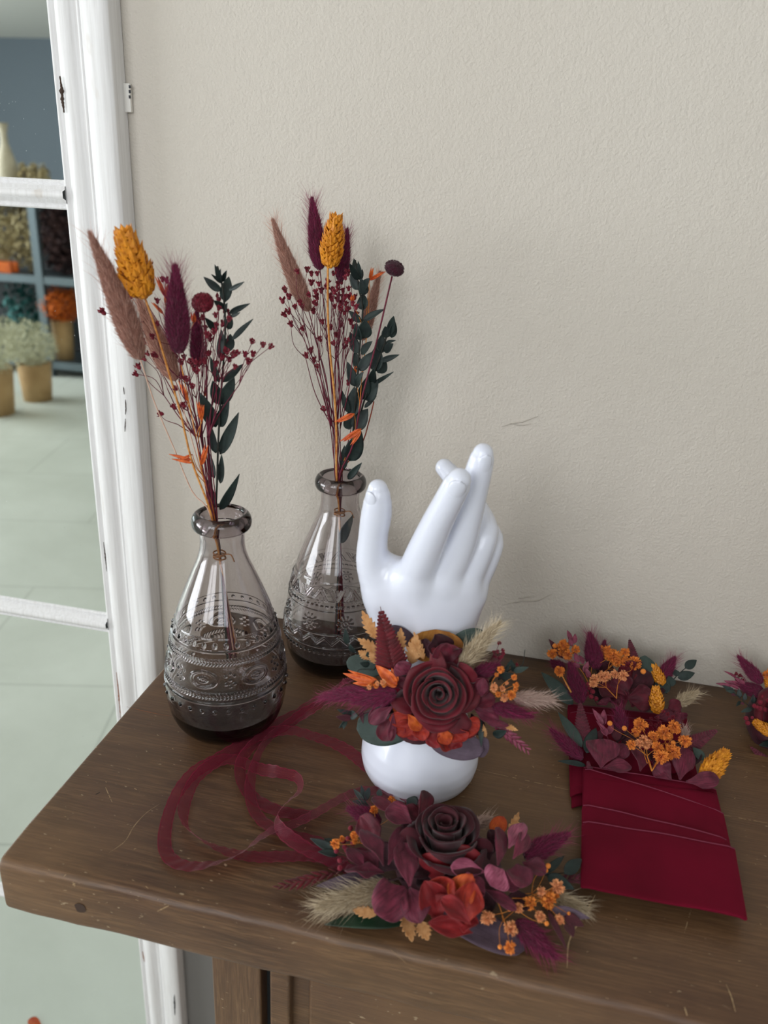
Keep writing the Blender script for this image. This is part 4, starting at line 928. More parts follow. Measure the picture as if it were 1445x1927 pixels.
w1.leaf('eucalyptus_leaf', (650, 850), (975, 915), 170, 'leaf_plumgrey', -.009, -.006, 'round', .1, **E_)
w1.leaf('eucalyptus_leaf', (570, 290), (412, 190), 95, 'leaf_plumgrey', -.008, None, 'round', .15, **E_)
w1.leaf('eucalyptus_leaf', (985, 840), (955, 960), 70, 'leaf_plumgrey', -.008, None, 'round', .1, **E_)
w1.leaf('ochre_leaf', (690, 400), (690, 203), 330, 'leaf_ochre', -.003, -.006, 'round', .1, cup=.3, nu=14, nv=16)
for b_, t_, w_ in (((345, 260), (255, 90), 92), ((372, 350), (228, 255), 84), ((362, 300), (365, 150), 66), ((480, 345), (485, 192), 82), ((545, 408), (582, 232), 112), ((310, 375), (232, 328), 66), ((350, 405), (300, 335), 70), ((1090, 765), (1178, 800), 42), ((985, 840), (972, 762), 34), ((620, 380), (560, 215), 60)):
    w1.leaf('bleached_fern_leaf', b_, t_, w_, 'fern_tan', .004+random.uniform(-.002, .002), .008, 'ovate', .2, lobes=6, cup=.1, bend=.06, nu=8)
w1.fern((440, 445), (363, 68), 190, 'fern_red', .010, .016, 15)
w1.fern((480, 430), (500, 330), 70, 'fern_red', .006, .008, 8)
w1.tail((275, 570), (12, 605), 100, 'tail_wine', .008, -.006, dens=1.3, awn=1.3); w1.tail((458, 575), (212, 630), 128, 'tail_wine', .016, .012, dens=1.6)
w1.tail((835, 425), (1062, 172), 112, 'tail_beige', .010, .008, dens=1.7, awn=1.6, curve=.01); w1.tail((1150, 605), (1378, 622), 92, 'tail_blush', .002, -.004, dens=1.4, awn=1.4)
w1.tail((1025, 655), (1250, 715), 92, 'tail_wine', .012, .006, dens=1.3); w1.tail((905, 480), (1055, 418), 92, 'tail_wine', .008, .006, dens=1.0, awn=.5)
for b_, t_, w_ in (((330, 512), (143, 462), 42), ((345, 500), (172, 443), 30), ((330, 528), (200, 520), 32), ((462, 532), (335, 412), 70), ((462, 515), (430, 430), 44), ((460, 540), (360, 500), 30)):
    w1.leaf('orange_oat_husk', b_, t_, w_, 'oat_orange', .014, .012, 'ovate', .3, cup=.5)
w1.puffs([(295, 545, .8), (305, 530, .7), (338, 535, .9), (345, 520, .7), (378, 515, .9), (385, 530, .7)], .020, 42, PUFF+PEACH)
w1.petals([((715, 380), (685, 232), 165, 'petal_dark', .006), ((650, 370), (630, 255), 120, 'petal_dark', .004), ((765, 400), (755, 282), 185, 'petal_wine', .012), ((830, 400), (830, 310), 90, 'petal_dark', .004),
           ((530, 470), (470, 395), 120, 'petal_plum', .012), ((505, 560), (470, 480), 90, 'petal_wine', .010), ((885, 600), (1000, 500), 110, 'petal_wine', .014), ((960, 600), (975, 490), 70, 'petal_plum', .016), ((895, 640), (1045, 610), 110, 'petal_wine', .012),
           ((905, 655), (1065, 745), 100, 'petal_plum', .010), ((950, 715), (1125, 770), 60, 'petal_plum', .006), ((440, 655), (300, 755), 88, 'petal_plum', .012), ((430, 715), (375, 862), 112, 'petal_wine', .012), ((440, 700), (425, 865), 50, 'petal_plum', .014),
           ((330, 650), (305, 765), 50, 'petal_wine', .008), ((480, 620), (380, 690), 80, 'petal_dark', .006), ((900, 560), (1010, 620), 120, 'petal_dark', .004), ((540, 400), (440, 470), 120, 'petal_dark', .002), ((900, 700), (960, 830), 100, 'petal_dark', .0)])
w1.petals([((600, 735), (415, 730), 105, 'petal_flame', .012), ((590, 740), (455, 815), 110, 'petal_flame', .010), ((600, 760), (520, 845), 110, 'petal_scarlet', .010), ((600, 745), (618, 862), 100, 'petal_flame', .012), ((525, 700), (600, 800), 78, 'petal_orange', .016),
           ((500, 690), (435, 655), 50, 'petal_orange', .008), ((690, 790), (685, 905), 110, 'petal_scarlet', .010), ((745, 780), (750, 928), 150, 'petal_flame', .012), ((720, 770), (765, 885), 90, 'petal_orange', .016), ((800, 770), (860, 865), 130, 'petal_flame', .014),
           ((850, 740), (948, 795), 130, 'petal_flame', .012), ((830, 800), (775, 910), 90, 'petal_scarlet', .010), ((870, 760), (925, 830), 110, 'petal_scarlet', .009)], name='bicolour_petal', j=.35)
Rc = w1.p(712, 572, .012); ax1 = unit(unit(CAM-Rc)*.85+w1.N*.5)
rose('open_rose', Rc-ax1*.012, ax1, w1.w(Rc, 205), .032, 'rose_red', w1.o, n=15, seed=4, core=.085)
for (b_, t_, w_) in (((800, 560), (945, 640), 190), ((830, 500), (905, 430), 150), ((840, 650), (800, 820), 170), ((650, 420), (740, 370), 170), ((520, 600), (470, 690), 150)):
    w1.leaf('rose_petal', b_, t_, w_, 'rose_red', .012, .018, 'petal', .15, cup=-.25, bend=.1, wave=.1, nu=12, nv=14)
for b_, t_, w_, m_ in (((200, 700), (108, 675), 36, 'leaf_dark'), ((195, 722), (100, 718), 50, 'leaf_maroon'), ((165, 740), (118, 785), 32, 'leaf_dark'), ((160, 735), (145, 792), 30, 'leaf_dark'), ((185, 705), (232, 712), 56, 'leaf_dark'), ((250, 680), (262, 760), 28, 'leaf_maroon'), ((300, 640), (230, 700), 30, 'leaf_maroon'),
                       ((1060, 500), (1140, 378), 35, 'leaf_dark'), ((1078, 488), (1152, 468), 62, 'leaf_dark'), ((1150, 450), (1240, 425), 36, 'leaf_euc'), ((1000, 520), (1058, 425), 36, 'leaf_dark'), ((955, 735), (960, 900), 34, 'leaf_dark'), ((1030, 828), (1110, 802), 56, 'leaf_dark'), ((1150, 450), (1133, 380), 34, 'leaf_dark'),
                       ((168, 290), (155, 195), 38, 'leaf_dark'), ((215, 340), (183, 288), 52, 'leaf_dark'), ((288, 388), (290, 330), 28, 'leaf_dark'), ((328, 440), (345, 370), 42, 'leaf_dark'), ((300, 410), (240, 400), 40, 'leaf_dark'), ((970, 700), (945, 745), 30, 'leaf_dark')):
    w1.leaf('small_leaf', b_, t_, w_, m_, .004, .008, 'ovate', .4, cup=.2)
w1.twig([(1060, 500), (1130, 440), (1200, 415), (1218, 322)], .0005, 'stem_dark', .004); w1.twig([(330, 440), (240, 440), (225, 470)], .0005, 'stem_dark', .01); w1.twig([(450, 640), (300, 690), (170, 730)], .0006, 'leaf_maroon', .004)
w1.puffs([(1035, 545, 1.1), (1085, 552, .8), (1097, 605, 1.0), (1138, 590, 1.1), (1165, 530, .7), (1155, 485, .7), (1075, 440, .9), (1060, 585, .8), (1163, 556, .6), (1110, 520, .5), (1050, 470, .5)], .014, 52, PUFF+PEACH, root=(960, 640, .008))
w1.puffs([(1068, 280), (1058, 330), (1085, 325), (1063, 372), (1078, 362), (990, 400, .9), (1170, 410, .9), (1040, 360), (1035, 335), (1090, 340)], .004, 28, CUPS, 'red_bloom', (960, 470, .004), 'stem_wine')
w1.plume((990, 720), (1238, 918), 70, 'oat_mauve', .004, 18); w1.twig([(960, 720), (1100, 820), (1235, 915)], .0005, 'stem_wine', .004)

# ---- ribbons
D_ = crop(280, 1240, 2.89)
def rp(x, y, h, tw=0): q = on_z(*D_(x, y), h); return (q[0], q[1], q[2], tw)
ribbon_obj('ribbon', [(*(w1.p(120, 570, -.010)), 70), rp(1080, 140, .045, 60), rp(1000, 175, .030, 35), rp(900, 232, .016, 20), rp(780, 318, .006, 12), rp(680, 395, .0022, 6), rp(600, 462, .0018, 0), rp(535, 530, .0022, 40), rp(500, 590, .003, 80), rp(505, 660, .0025, 70),
                      rp(550, 740, .0022, 20), rp(640, 800, .0018, 5), rp(740, 835, .0016, 0), rp(880, 852, .0014, 0)], .0100, w1.o)
ribbon_obj('ribbon', [(*(w1.p(140, 590, -.008)), 60), rp(1090, 185, .040, 50), rp(980, 228, .022, 25), rp(860, 300, .008, 12), rp(760, 375, .0035, 6), rp(680, 430, .0030, 0), rp(625, 490, .0034, 30), rp(585, 570, .004, 75), rp(560, 650, .004, 85), rp(550, 710, .004, 80),
                      rp(560, 790, .0034, 60), rp(600, 865, .003, 30), rp(680, 925, .0028, 8), rp(780, 960, .0022, 0), rp(890, 985, .0018, 0), rp(960, 1010, .0016, 0)], .0085, w1.o)

# ---- corsage lying on the sideboard
E2 = crop(500, 1450, 2.2578)
w2 = Arr('flower_corsage', 'corsage with a nearly black red rose, lying below the white hand with looping sheer ribbons', 'corsage', (0, 0, T), (0, 0, 1), E2, 2.2578, on_z(838, 1640, 0))
ribbon_obj('ribbon', [rp(1500, 830, .010, 0), rp(1430, 775, .008, 10), rp(1330, 700, .006, 25), rp(1200, 602, .0055, 20), rp(1100, 522, .005, 10), rp(1000, 462, .005, 25), rp(880, 418, .0056, 15), rp(780, 394, .006, 5), rp(680, 405, .0055, 10), rp(560, 448, .005, 25),
                      rp(450, 512, .0045, 35), rp(350, 572, .004, 30), rp(245, 640, .004, 30), rp(160, 745, .004, 45), rp(108, 870, .0035, 50), rp(85, 1000, .003, 55), rp(112, 1080, .003, 40), rp(200, 1128, .0028, 15), rp(330, 1128, .0026, 0), rp(440, 1105, .003, 10),
                      rp(540, 1050, .004, 40), rp(610, 985, .005, 50), rp(700, 925, .006, 25), rp(790, 900, .006, 10), rp(890, 852, .0056, 10), rp(1000, 790, .005, 15), rp(1100, 738, .005, 10), rp(1200, 716, .006, 0), rp(1330, 740, .008, 0)], .0088, w2.o)
ribbon_obj('ribbon', [rp(1180, 1190, .008, 0), rp(1060, 1130, .006, 0), rp(900, 1060, .0055, 5), rp(800, 1010, .006, 15), rp(720, 955, .007, 40), rp(692, 900, .0075, 75), rp(712, 850, .0072, 60), rp(755, 800, .0065, 40), rp(812, 745, .006, 75), rp(822, 700, .006, 85), rp(795, 665, .006, 30),
                      rp(720, 645, .0055, 10), rp(620, 615, .005, 15), rp(520, 572, .0048, 40), rp(430, 552, .0048, 60), rp(340, 590, .0045, 35), rp(250, 680, .004, 30), rp(200, 780, .004, 55), rp(188, 880, .0038, 60), rp(215, 950, .0035, 35), rp(300, 1010, .003, 10),
                      rp(430, 1058, .0026, 0), rp(560, 1075, .0024, 0), rp(700, 1075, .0022, 0), rp(880, 1072, .003, 0), rp(1080, 1110, .006, 0)], .0088, w2.o)
mb = MB(); lathe(mb, [(.001, 0), (.030, .001), (.034, .006), (.026, .013), (.001, .016)], on_z(*E2(770, 430), .001), 24); mb.obj('flower_backing', 'leaf_maroon', w2.o)
w2.leaf('eucalyptus_leaf', (740, 600), (1100, 762), 175, 'leaf_plumgrey', .006, .0035, 'round', .05, nrm=(0, 0, 1), **E_)
w2.leaf('green_leaf', (600, 640), (250, 655), 95, 'leaf_green', .004, .002, 'ovate', .05, nrm=(0, 0, 1), cup=.1)
w2.leaf('green_leaf', (520, 470), (215, 490), 80, 'leaf_plumgrey', .006, .004, 'ovate', .1, cup=.1)
w2.tail((570, 500), (232, 578), 125, 'tail_beige', .010, .009, dens=2.2, awn=2.2); w2.tail((1100, 368), (1282, 272), 98, 'tail_wine', .018, .016, dens=1.6); w2.tail((1062, 640), (1222, 785), 100, 'tail_wine', .010, .007, dens=1.6)
w2.tail((490, 220), (358, 165), 90, 'tail_wine', .014, .016, dens=1.1, awn=.7); w2.tail((1180, 520), (1358, 590), 74, 'tail_beige', .008, .007, dens=1.2, awn=1.4); w2.tail((890, 230), (955, 205), 50, 'tail_blush', .02, .02, dens=.7, awn=.6)
w2.petals([((600, 495), (462, 605), 165, None, .022), ((612, 498), (660, 648), 125, None, .021), ((612, 492), (585, 305), 115, None, .030), ((520, 400), (582, 238), 70, None, .032), ((500, 405), (405, 250), 95, None, .032), ((505, 435), (335, 425), 95, None, .024), ((420, 430), (345, 330), 70, None, .022),
           ((490, 320), (400, 195), 105, 'petal_wine', .028), ((620, 225), (510, 165), 115, None, .036), ((650, 200), (685, 88), 75, 'petal_wine', .034), ((560, 190), (450, 115), 62, 'petal_wine', .030), ((660, 230), (590, 150), 80, 'petal_wine', .030), ((610, 470), (515, 470), 60, 'petal_dark', .018),
           ((600, 330), (650, 200), 120, 'petal_dark', .026), ((590, 420), (450, 330), 120, 'petal_dark', .016), ((985, 405), (990, 240), 78, None, .034), ((1032, 330), (1095, 222), 78, 'petal_light', .036), ((1050, 375), (1108, 265), 70, None, .034), ((930, 430), (785, 408), 85, 'petal_light', .030),
           ((1010, 420), (955, 490), 125, 'petal_light', .032), ((1070, 395), (1085, 500), 110, None, .030), ((1090, 390), (1190, 440), 90, None, .028), ((930, 520), (885, 455), 55, None, .026), ((930, 505), (1065, 595), 62, None, .020), ((960, 470), (1085, 480), 90, None, .026), ((905, 450), (900, 560), 60, None, .024),
           ((950, 380), (935, 290), 80, 'petal_dark', .028), ((1000, 560), (1130, 560), 90, 'petal_dark', .014), ((760, 500), (640, 460), 120, 'petal_dark', .016), ((880, 520), (960, 600), 110, 'petal_dark', .012), ((560, 430), (700, 420), 120, 'petal_dark', .02), ((1000, 330), (950, 250), 60, 'petal_dark', .03), ((480, 440), (380, 330), 110, 'petal_plum', .020)], off=.02)
tipR = on_z(838, 1543, .047); botR = on_z(836, 1640, .010); axR = unit(unit(tipR-botR)+np.array([-.02, -.12, .25])); Rr = px(tipR, 152/2.2578)
rose('dark_rose', tipR-axR*.030, axR, Rr, .032, 'rose_black', w2.o, n=15, seed=9, core=.08, open_=.8)
for (b_, t_, w_, m_, z_) in (((720, 478), (715, 345), 150, 'rose_side', .030), ((830, 440), (860, 318), 150, 'rose_side', .034), ((640, 380), (600, 240), 110, 'rose_black', .034), ((900, 380), (940, 290), 90, 'rose_black', .036)):
    w2.leaf('rose_petal', b_, t_, w_, m_, z_-.016, z_+.004, 'petal', .1, nrm=(0, -.9, .5), cup=-.35, bend=.16, nu=12, nv=14)
for (b_, t_, w_, m_, z0_, z1_) in (((745, 640), (675, 468), 120, 'petal_scarlet', .016, .032), ((735, 560), (800, 468), 120, 'petal_flame', .018, .034), ((790, 600), (878, 440), 110, 'petal_orange', .018, .036), ((850, 660), (885, 470), 110, 'petal_flame', .018, .036), ((872, 655), (745, 540), 82, 'petal_scarlet', .030, .032),
                                    ((880, 690), (690, 645), 74, 'petal_scarlet', .014, .020), ((800, 640), (905, 650), 90, 'petal_scarlet', .016, .020), ((760, 590), (690, 560), 90, 'petal_scarlet', .018, .024)):
    w2.leaf('spray_rose_petal', b_, t_, w_*1.15, m_, z0_, z1_, 'point', .2, cup=.4, bend=.1, wave=.3, nu=12, nv=14)
for b_, t_, w_ in (((470, 615), (368, 592), 66), ((590, 610), (622, 728), 82), ((655, 640), (690, 722), 78), ((1030, 290), (1076, 176), 46)):
    w2.leaf('bleached_fern_leaf', b_, t_, w_, 'fern_tan', .010, .008, 'ovate', .1, lobes=5, cup=.1, nu=8)
w2.leaf('ochre_leaf', (950, 300), (1012, 196), 72, 'petal_orange', .024, .03, 'petal', .2)
w2.puffs([(945, 628, 1.35), (1040, 672, 1.2), (1037, 752, 1.1), (1072, 585, .9), (1122, 563, 1.1), (1200, 550, 1.3), (1238, 495, 1.1), (1168, 622, .9), (1250, 633, .9), (1225, 525, .9), (1172, 515, .8), (1190, 535, .9)], .016, 52, PUFF+PEACH, root=(980, 540, .016), r=.00024)
w2.puffs([(995, 750), (1193, 650), (1288, 610), (1213, 585), (1035, 590), (1200, 405, 1.2), (1190, 425, 1.1), (1185, 545)], .016, 20, [OBEAD], 'bud', root=(1010, 540, .016))
w2.puffs([(295, 312, 1.1), (325, 290, .7), (375, 278, 1.0), (388, 268, .8), (460, 165, 1.0), (535, 125, .9), (378, 300, .7)], .022, 38, PUFF, root=(480, 330, .02))
w2.puffs([(330, 300), (360, 245), (315, 382), (316, 414), (345, 338), (300, 342), (350, 290), (305, 320), (335, 325), (370, 310)], .016, 24, [BEAD], 'berry', (430, 370, .016), 'stem_wine')
for b_, t_, w_, m_ in (((300, 345), (188, 288), 38, 'leaf_dark'), ((305, 362), (222, 345), 44, 'leaf_dark'), ((295, 315), (248, 290), 34, 'leaf_dark'), ((418, 130), (373, 78), 22, 'leaf_dark'), ((415, 130), (405, 62), 22, 'leaf_dark'), ((422, 130), (440, 72), 28, 'leaf_dark'), ((430, 142), (368, 130), 28, 'leaf_dark'), ((482, 112), (483, 80), 26, 'leaf_euc'), ((440, 150), (380, 158), 26, 'leaf_dark'),
                       ((1190, 440), (1268, 363), 34, 'leaf_dark'), ((1268, 438), (1342, 375), 54, 'leaf_dark'), ((1195, 448), (1312, 505), 54, 'leaf_dark'), ((1215, 590), (1378, 628), 46, 'leaf_plumgrey'), ((1268, 620), (1352, 662), 52, 'leaf_maroon'), ((1278, 650), (1306, 708), 46, 'leaf_maroon'), ((1200, 600), (1278, 758), 26, 'leaf_maroon'), ((640, 150), (600, 120), 60, 'leaf_dark')):
    w2.leaf('small_leaf', b_, t_, w_, m_, .014, .014, 'ovate', .3, cup=.2)
w2.twig([(1150, 450), (1220, 440), (1275, 434)], .0005); w2.twig([(1190, 590), (1240, 610), (1290, 655)], .0005, 'leaf_maroon')
w2.plume((330, 425), (50, 498), 60, 'fern_red', .007, 18); w2.plume((1220, 475), (1440, 450), 60, 'fern_maroon', .010, 16)

# ---- velvet pocket boutonnieres
F_ = crop(980, 1160, 3.1075)
def vlayer(name, quad, h, parent, th=.0016, n=22, bow=(0, 0), roll=True, mat='velvet', seed=0):
    """quad: top-left, top-right, bottom-right, bottom-left in photo pixels, h height of the layer"""
    tl, tr_, br, bl = [on_z(x, y, h) for x, y in quad]; V = []; lr = .0035
    for j in range(n+1):
        v_ = j/n
        for i in range(n+1):
            u = i/n; p = (tl*(1-u)+tr_*u)*(1-v_)+(bl*(1-u)+br*u)*v_
            dn = unit(bl-tl); p = p+dn*bow[0]*math.sin(math.pi*u)*(1-v_)+dn*bow[1]*(math.sin(math.pi*u*1.6+.4))*v_
            p[2] += .0006*mnoise.noise(Vector((u*4+seed, v_*3, seed)))+.0005*math.sin(v_*3+seed)
            e = min(u, 1-u)*np.linalg.norm(tr_-tl)
            if e < lr: p[2] -= .0012*(1-e/lr)**2
            if u < .04 and v_ < .02: p = p+(tr_-tl)*.006+(bl-tl)*.004
            V.append(p)
    o = part(name, V, grid_faces(n+1, n+1), mat, parent); s = o.modifiers.new('t', 'SOLIDIFY'); s.thickness = th; s.offset = -1
    b = o.modifiers.new('b', 'BEVEL'); b.width = th*.45; b.segments = 2; b.limit_method = 'ANGLE'
    if roll:
        mb = MB(); tube(mb, [V[i]+np.array([0, .0004, th*.85]) for i in range(n+1)], th*.34, 7); mb.obj('folded_hem', 'velvet_edge', o)
    return o
pk = Arr('pocket_boutonniere', 'dark red velvet pocket with plum petals, lying in front of the other pocket', 'boutonniere', on_z(1210, 1462, .007), (0, -.30, .95), F_, 3.1075, on_z(1230, 1590, 0))
rk = Arr('pocket_boutonniere', 'dark red velvet pocket by the wall, partly under the other pocket', 'boutonniere', on_z(1180, 1345, .006), (0, -.62, .78), F_, 3.1075, on_z(1180, 1400, 0))
for (q, h, bw, sd) in (([(1070, 1330), (1292, 1352), (1316, 1480), (1076, 1520)], .0018, (0, 0), 3.1), ([(1068, 1326), (1288, 1352), (1300, 1450), (1073, 1500)], .0034, (0, 0), 5.0), ([(1072, 1342), (1291, 1366), (1303, 1450), (1078, 1480)], .0050, (0, 0), 8.2)):
    vlayer('velvet_fold', q, h, rk.o, .0015, bow=bw, seed=sd)
for (q, h, bw, sd) in (([(1097, 1445), (1347, 1487), (1404, 1730), (1094, 1667)], .0072, (-.001, .001), .3), ([(1099, 1449), (1361, 1534), (1404, 1731), (1094, 1667)], .0086, (-.0016, .001), 1.3),
                       ([(1095, 1517), (1366, 1582), (1405, 1732), (1094, 1668)], .0100, (-.0010, .001), 2.3), ([(1095, 1548), (1383, 1598), (1406, 1735), (1093, 1669)], .0114, (-.0012, .0012), 4.3)):
    vlayer('velvet_fold', q, h, pk.o, .0016, bow=bw, seed=sd)
vlayer('velvet_backing', [(1105, 1470), (1345, 1500), (1398, 1722), (1098, 1660)], .0055, pk.o, .0050, roll=False)
# front pocket flowers
pk.petals([((470, 885), (478, 715), 195, None, .008), ((560, 850), (605, 745), 95, None, .006), ((480, 885), (648, 880), 90, None, .006), ((698, 905), (680, 762), 115, None, .009), ((880, 955), (785, 850), 125, None, .006), ((930, 955), (955, 765), 140, None, .008), ((965, 965), (1160, 950), 100, None, .010), ((1050, 930), (1150, 985), 70, None, .008),
           ((990, 900), (1040, 800), 90, 'petal_dark', .002), ((560, 740), (610, 645), 80, 'petal_dark', .002), ((800, 880), (720, 780), 120, 'petal_dark', .0), ((480, 800), (400, 700), 110, 'petal_dark', .0), ((700, 800), (600, 700), 120, 'petal_dark', .0), ((950, 850), (880, 720), 120, 'petal_dark', .0), ((420, 890), (385, 850), 60, None, .006)], off=.006)
pk.puffs([(700, 635, 1.1), (672, 678, .8), (645, 750, .9), (735, 740, 1), (775, 705, 1), (835, 680, 1.3), (800, 765, 1.0), (895, 648, 1.15), (960, 730, 1.05), (820, 822, 1.35), (885, 792, 1.4), (718, 720, .8), (860, 700, .8), (690, 745, .7)], .020, 70, PUFF+PEACH, root=(765, 905, .006), r=.0003)
pk.puffs([(605, 655), (890, 740), (520, 625), (820, 665)], .020, 30, [OBEAD], 'bud', root=(740, 860, .008))
pk.puffs([(760, 600), (800, 598), (790, 640), (760, 630), (830, 560), (860, 575), (890, 590), (740, 650), (870, 610), (815, 625)], .008, 30, CUPS, 'red_bloom', (770, 860, .004), 'stem_wine')
pk.tail((360, 835), (182, 668), 92, 'tail_wine', .004, .003, dens=1.6); pk.tail((600, 680), (570, 545), 90, 'tail_wine', .004, .01, dens=1.0, awn=.8); pk.tail((960, 720), (962, 655), 40, 'tail_blush', .004, .008, dens=.7)
pk.ph((1065, 955), (1200, 795), 165, .006, .010, n=260)
pk.fern((365, 730), (345, 490), 105, 'fern_maroon', .004, .006, 12); pk.fern((965, 765), (1160, 658), 105, 'fern_maroon', .002, .004, 12)
for b_, t_, w_, m_ in (((358, 765), (218, 560), 66, 'leaf_euc'), ((380, 872), (215, 845), 34, 'leaf_dark'), ((1070, 840), (1005, 765), 56, 'leaf_euc'), ((385, 800), (440, 650), 76, 'leaf_dark'), ((410, 760), (485, 660), 60, 'leaf_maroon'), ((560, 730), (560, 610), 60, 'leaf_maroon')):
    pk.leaf('leaf', b_, t_, w_, m_, .003, .006, 'ovate', .2, cup=.15)
pk.husks([((482, 640), (418, 538), 34), ((484, 640), (486, 542), 40), ((500, 690), (440, 610), 30), ((505, 690), (540, 625), 36), ((500, 700), (470, 640), 40)], 'oat_mauve', .010); pk.twig([(482, 640), (505, 700), (530, 800)], .0006, 'stem_wine', .008)
# rear pocket flowers
rk.petals([((600, 485), (455, 385), 140, 'petal_wine', .006), ((620, 465), (560, 345), 150, 'petal_wine', .008), ((620, 475), (785, 482), 160, 'petal_wine', .010), ((640, 420), (760, 330), 130, 'petal_dark', .004), ((565, 340), (440, 290), 110, 'petal_dark', .004), ((650, 340), (600, 270), 120, 'rose_red', .004), ((700, 340), (640, 300), 120, 'rose_red', .006),
           ((840, 570), (935, 505), 110, 'petal_wine', .008), ((500, 520), (478, 480), 80, None, .008), ((780, 592), (900, 572), 66, None, .010), ((650, 530), (700, 420), 140, 'petal_wine', .006), ((600, 540), (560, 430), 130, 'petal_wine', .004), ((760, 480), (800, 370), 120, 'petal_dark', .002), ((480, 520), (420, 400), 110, 'petal_dark', .002), ((880, 600), (940, 600), 90, None, .006), ((930, 560), (960, 600), 60, None, .006)], off=.006)
rk.tail((440, 310), (405, 108), 120, 'tail_wine', .006, .006, dens=1.5, awn=1.2); rk.tail((355, 510), (290, 285), 118, 'tail_wine', .012, .014, dens=1.7, awn=.4); rk.tail((260, 320), (185, 265), 74, 'tail_wine', .0, .0, dens=.7, awn=.4); rk.tail((815, 378), (895, 248), 90, 'tail_wine', .0, .002, dens=1.2)
rk.tail((905, 515), (1030, 445), 76, 'tail_beige', .004, .002, dens=1.3, awn=.8); rk.tail((470, 260), (490, 150), 60, 'tail_wine', .0, .0, dens=.7, awn=.6)
rk.puffs([(250, 170, 1.1), (245, 205, 1.1), (320, 195, .9), (275, 225, .9), (185, 218, .9), (510, 195, .9), (545, 240, 1.4), (525, 230, 1.2), (610, 210, .95), (612, 262, 1.1), (665, 278, 1.15), (482, 200, .9), (560, 262, .9)], .008, 68, PUFF, root=(400, 400, .006), r=.0003)
rk.puffs([(430, 365, 1.0), (475, 352, 1.1), (505, 350, .9), (550, 340, .9), (600, 345, 1.0), (425, 395, .8)], .020, 62, PEACH, root=(560, 480, .01), r=.0003)
rk.puffs([(198, 172), (715, 322, 1.2)], .008, 30, [OBEAD], 'bud')
rk.twig([(295, 445), (262, 385), (235, 335)], .0009, 'stem_straw', .016, 'drumstick_stem'); P = rk.p(226, 322, .017); inst('drumstick_flower', puff_mesh('drumstick_flower', 'bloom_orange', 9, 160), P, rk.w(P, 62), rk.N, rk.o)
rk.ph((800, 570), (788, 412), 118, .014, .018, n=150); rk.ph((830, 405), (775, 285), 96, .004, .006, n=150)
for b_, t_, w_, m_ in (((305, 515), (118, 325), 84, 'leaf_euc'), ((720, 330), (725, 228), 130, 'leaf_euc'), ((960, 302), (1028, 255), 52, 'leaf_dark'), ((918, 360), (1018, 330), 56, 'leaf_dark'), ((885, 410), (862, 345), 56, 'leaf_dark'), ((915, 350), (900, 310), 40, 'leaf_dark'), ((830, 450), (862, 365), 60, 'leaf_dark'), ((740, 420), (700, 390), 60, 'leaf_dark'), ((800, 440), (795, 375), 46, 'leaf_dark'), ((245, 245), (163, 132), 42, 'leaf_maroon')):
    rk.leaf('leaf', b_, t_, w_, m_, .004, .004, 'ovate', .2, cup=.15)
rk.twig([(850, 450), (900, 360), (965, 300), (985, 285)], .0006, 'stem_dark', .004); rk.fern((665, 290), (633, 125), 76, 'fern_maroon', .002, .002, 12)
rk.husks([((295, 150), (272, 80), 28), ((310, 160), (318, 100), 28), ((300, 175), (285, 120), 28), ((340, 270), (315, 210), 30), ((365, 280), (340, 225), 30), ((370, 330), (395, 260), 32), ((345, 300), (300, 270), 26), ((400, 360), (380, 300), 30)], 'oat_mauve', .012)
rk.puffs([(420, 440), (400, 420), (410, 470), (440, 480), (395, 395), (385, 450)], .014, 30, [BEAD], 'berry', (450, 520, .006), 'stem_wine')

# ---- third arrangement, cut by the right edge of the photo
G_ = crop(1300, 1200, 6.4207)
g3 = Arr('flower_corsage', 'corsage of burgundy tails and berries cut by the right edge of the photo', 'corsage', on_z(1470, 1370, .012), (0, -.55, .83), G_, 6.4207, on_z(1500, 1400, 0))
mb = MB(); lathe(mb, [(.001, -.012), (.026, -.010), (.034, -.003), (.026, .006), (.001, .010)], g3.p(1200, 1050, -.002), 24, g3.N); mb.obj('flower_backing', 'leaf_maroon', g3.o)
g3.tail((860, 555), (585, 240), 165, 'tail_wine', .012, .012, dens=1.3); g3.tail((900, 690), (590, 570), 190, 'tail_wine', .004, .004, dens=1.3, awn=.6)
g3.ph((1000, 690), (905, 500), 150, .010, n=130); g3.ph((1010, 1180), (765, 1010), 210, .012, .008, n=200)
g3.puffs([(915, 450, 1.2), (990, 400, 1.2)], .014, 100, PUFF); g3.puffs([(765, 825), (840, 780), (870, 715), (835, 855), (900, 870), (930, 760), (665, 975), (685, 1030), (740, 965, .7), (800, 840, .8)], .012, 62, [BEAD], 'berry', (1000, 980, .004), 'stem_wine')
g3.puffs([(545, 440), (600, 460), (620, 515), (560, 500)], .004, 60, CUPS, 'red_bloom', (800, 640, .0), 'stem_wine')
for b_, t_, w_, m_ in (((530, 660), (375, 575), 60, 'leaf_dark'), ((540, 665), (420, 640), 40, 'leaf_euc'), ((590, 720), (575, 620), 60, 'leaf_dark'), ((650, 760), (655, 665), 50, 'leaf_dark'), ((750, 790), (755, 680), 60, 'leaf_dark'), ((735, 860), (600, 900), 56, 'leaf_euc'), ((600, 770), (545, 830), 40, 'leaf_dark'), ((990, 1290), (820, 1300), 90, 'leaf_dark'), ((640, 800), (595, 790), 34, 'petal_plum'), ((545, 690), (485, 690), 40, 'petal_plum')):
    g3.leaf('leaf', b_, t_, w_, m_, .003, .006, 'ovate', .2, cup=.15)
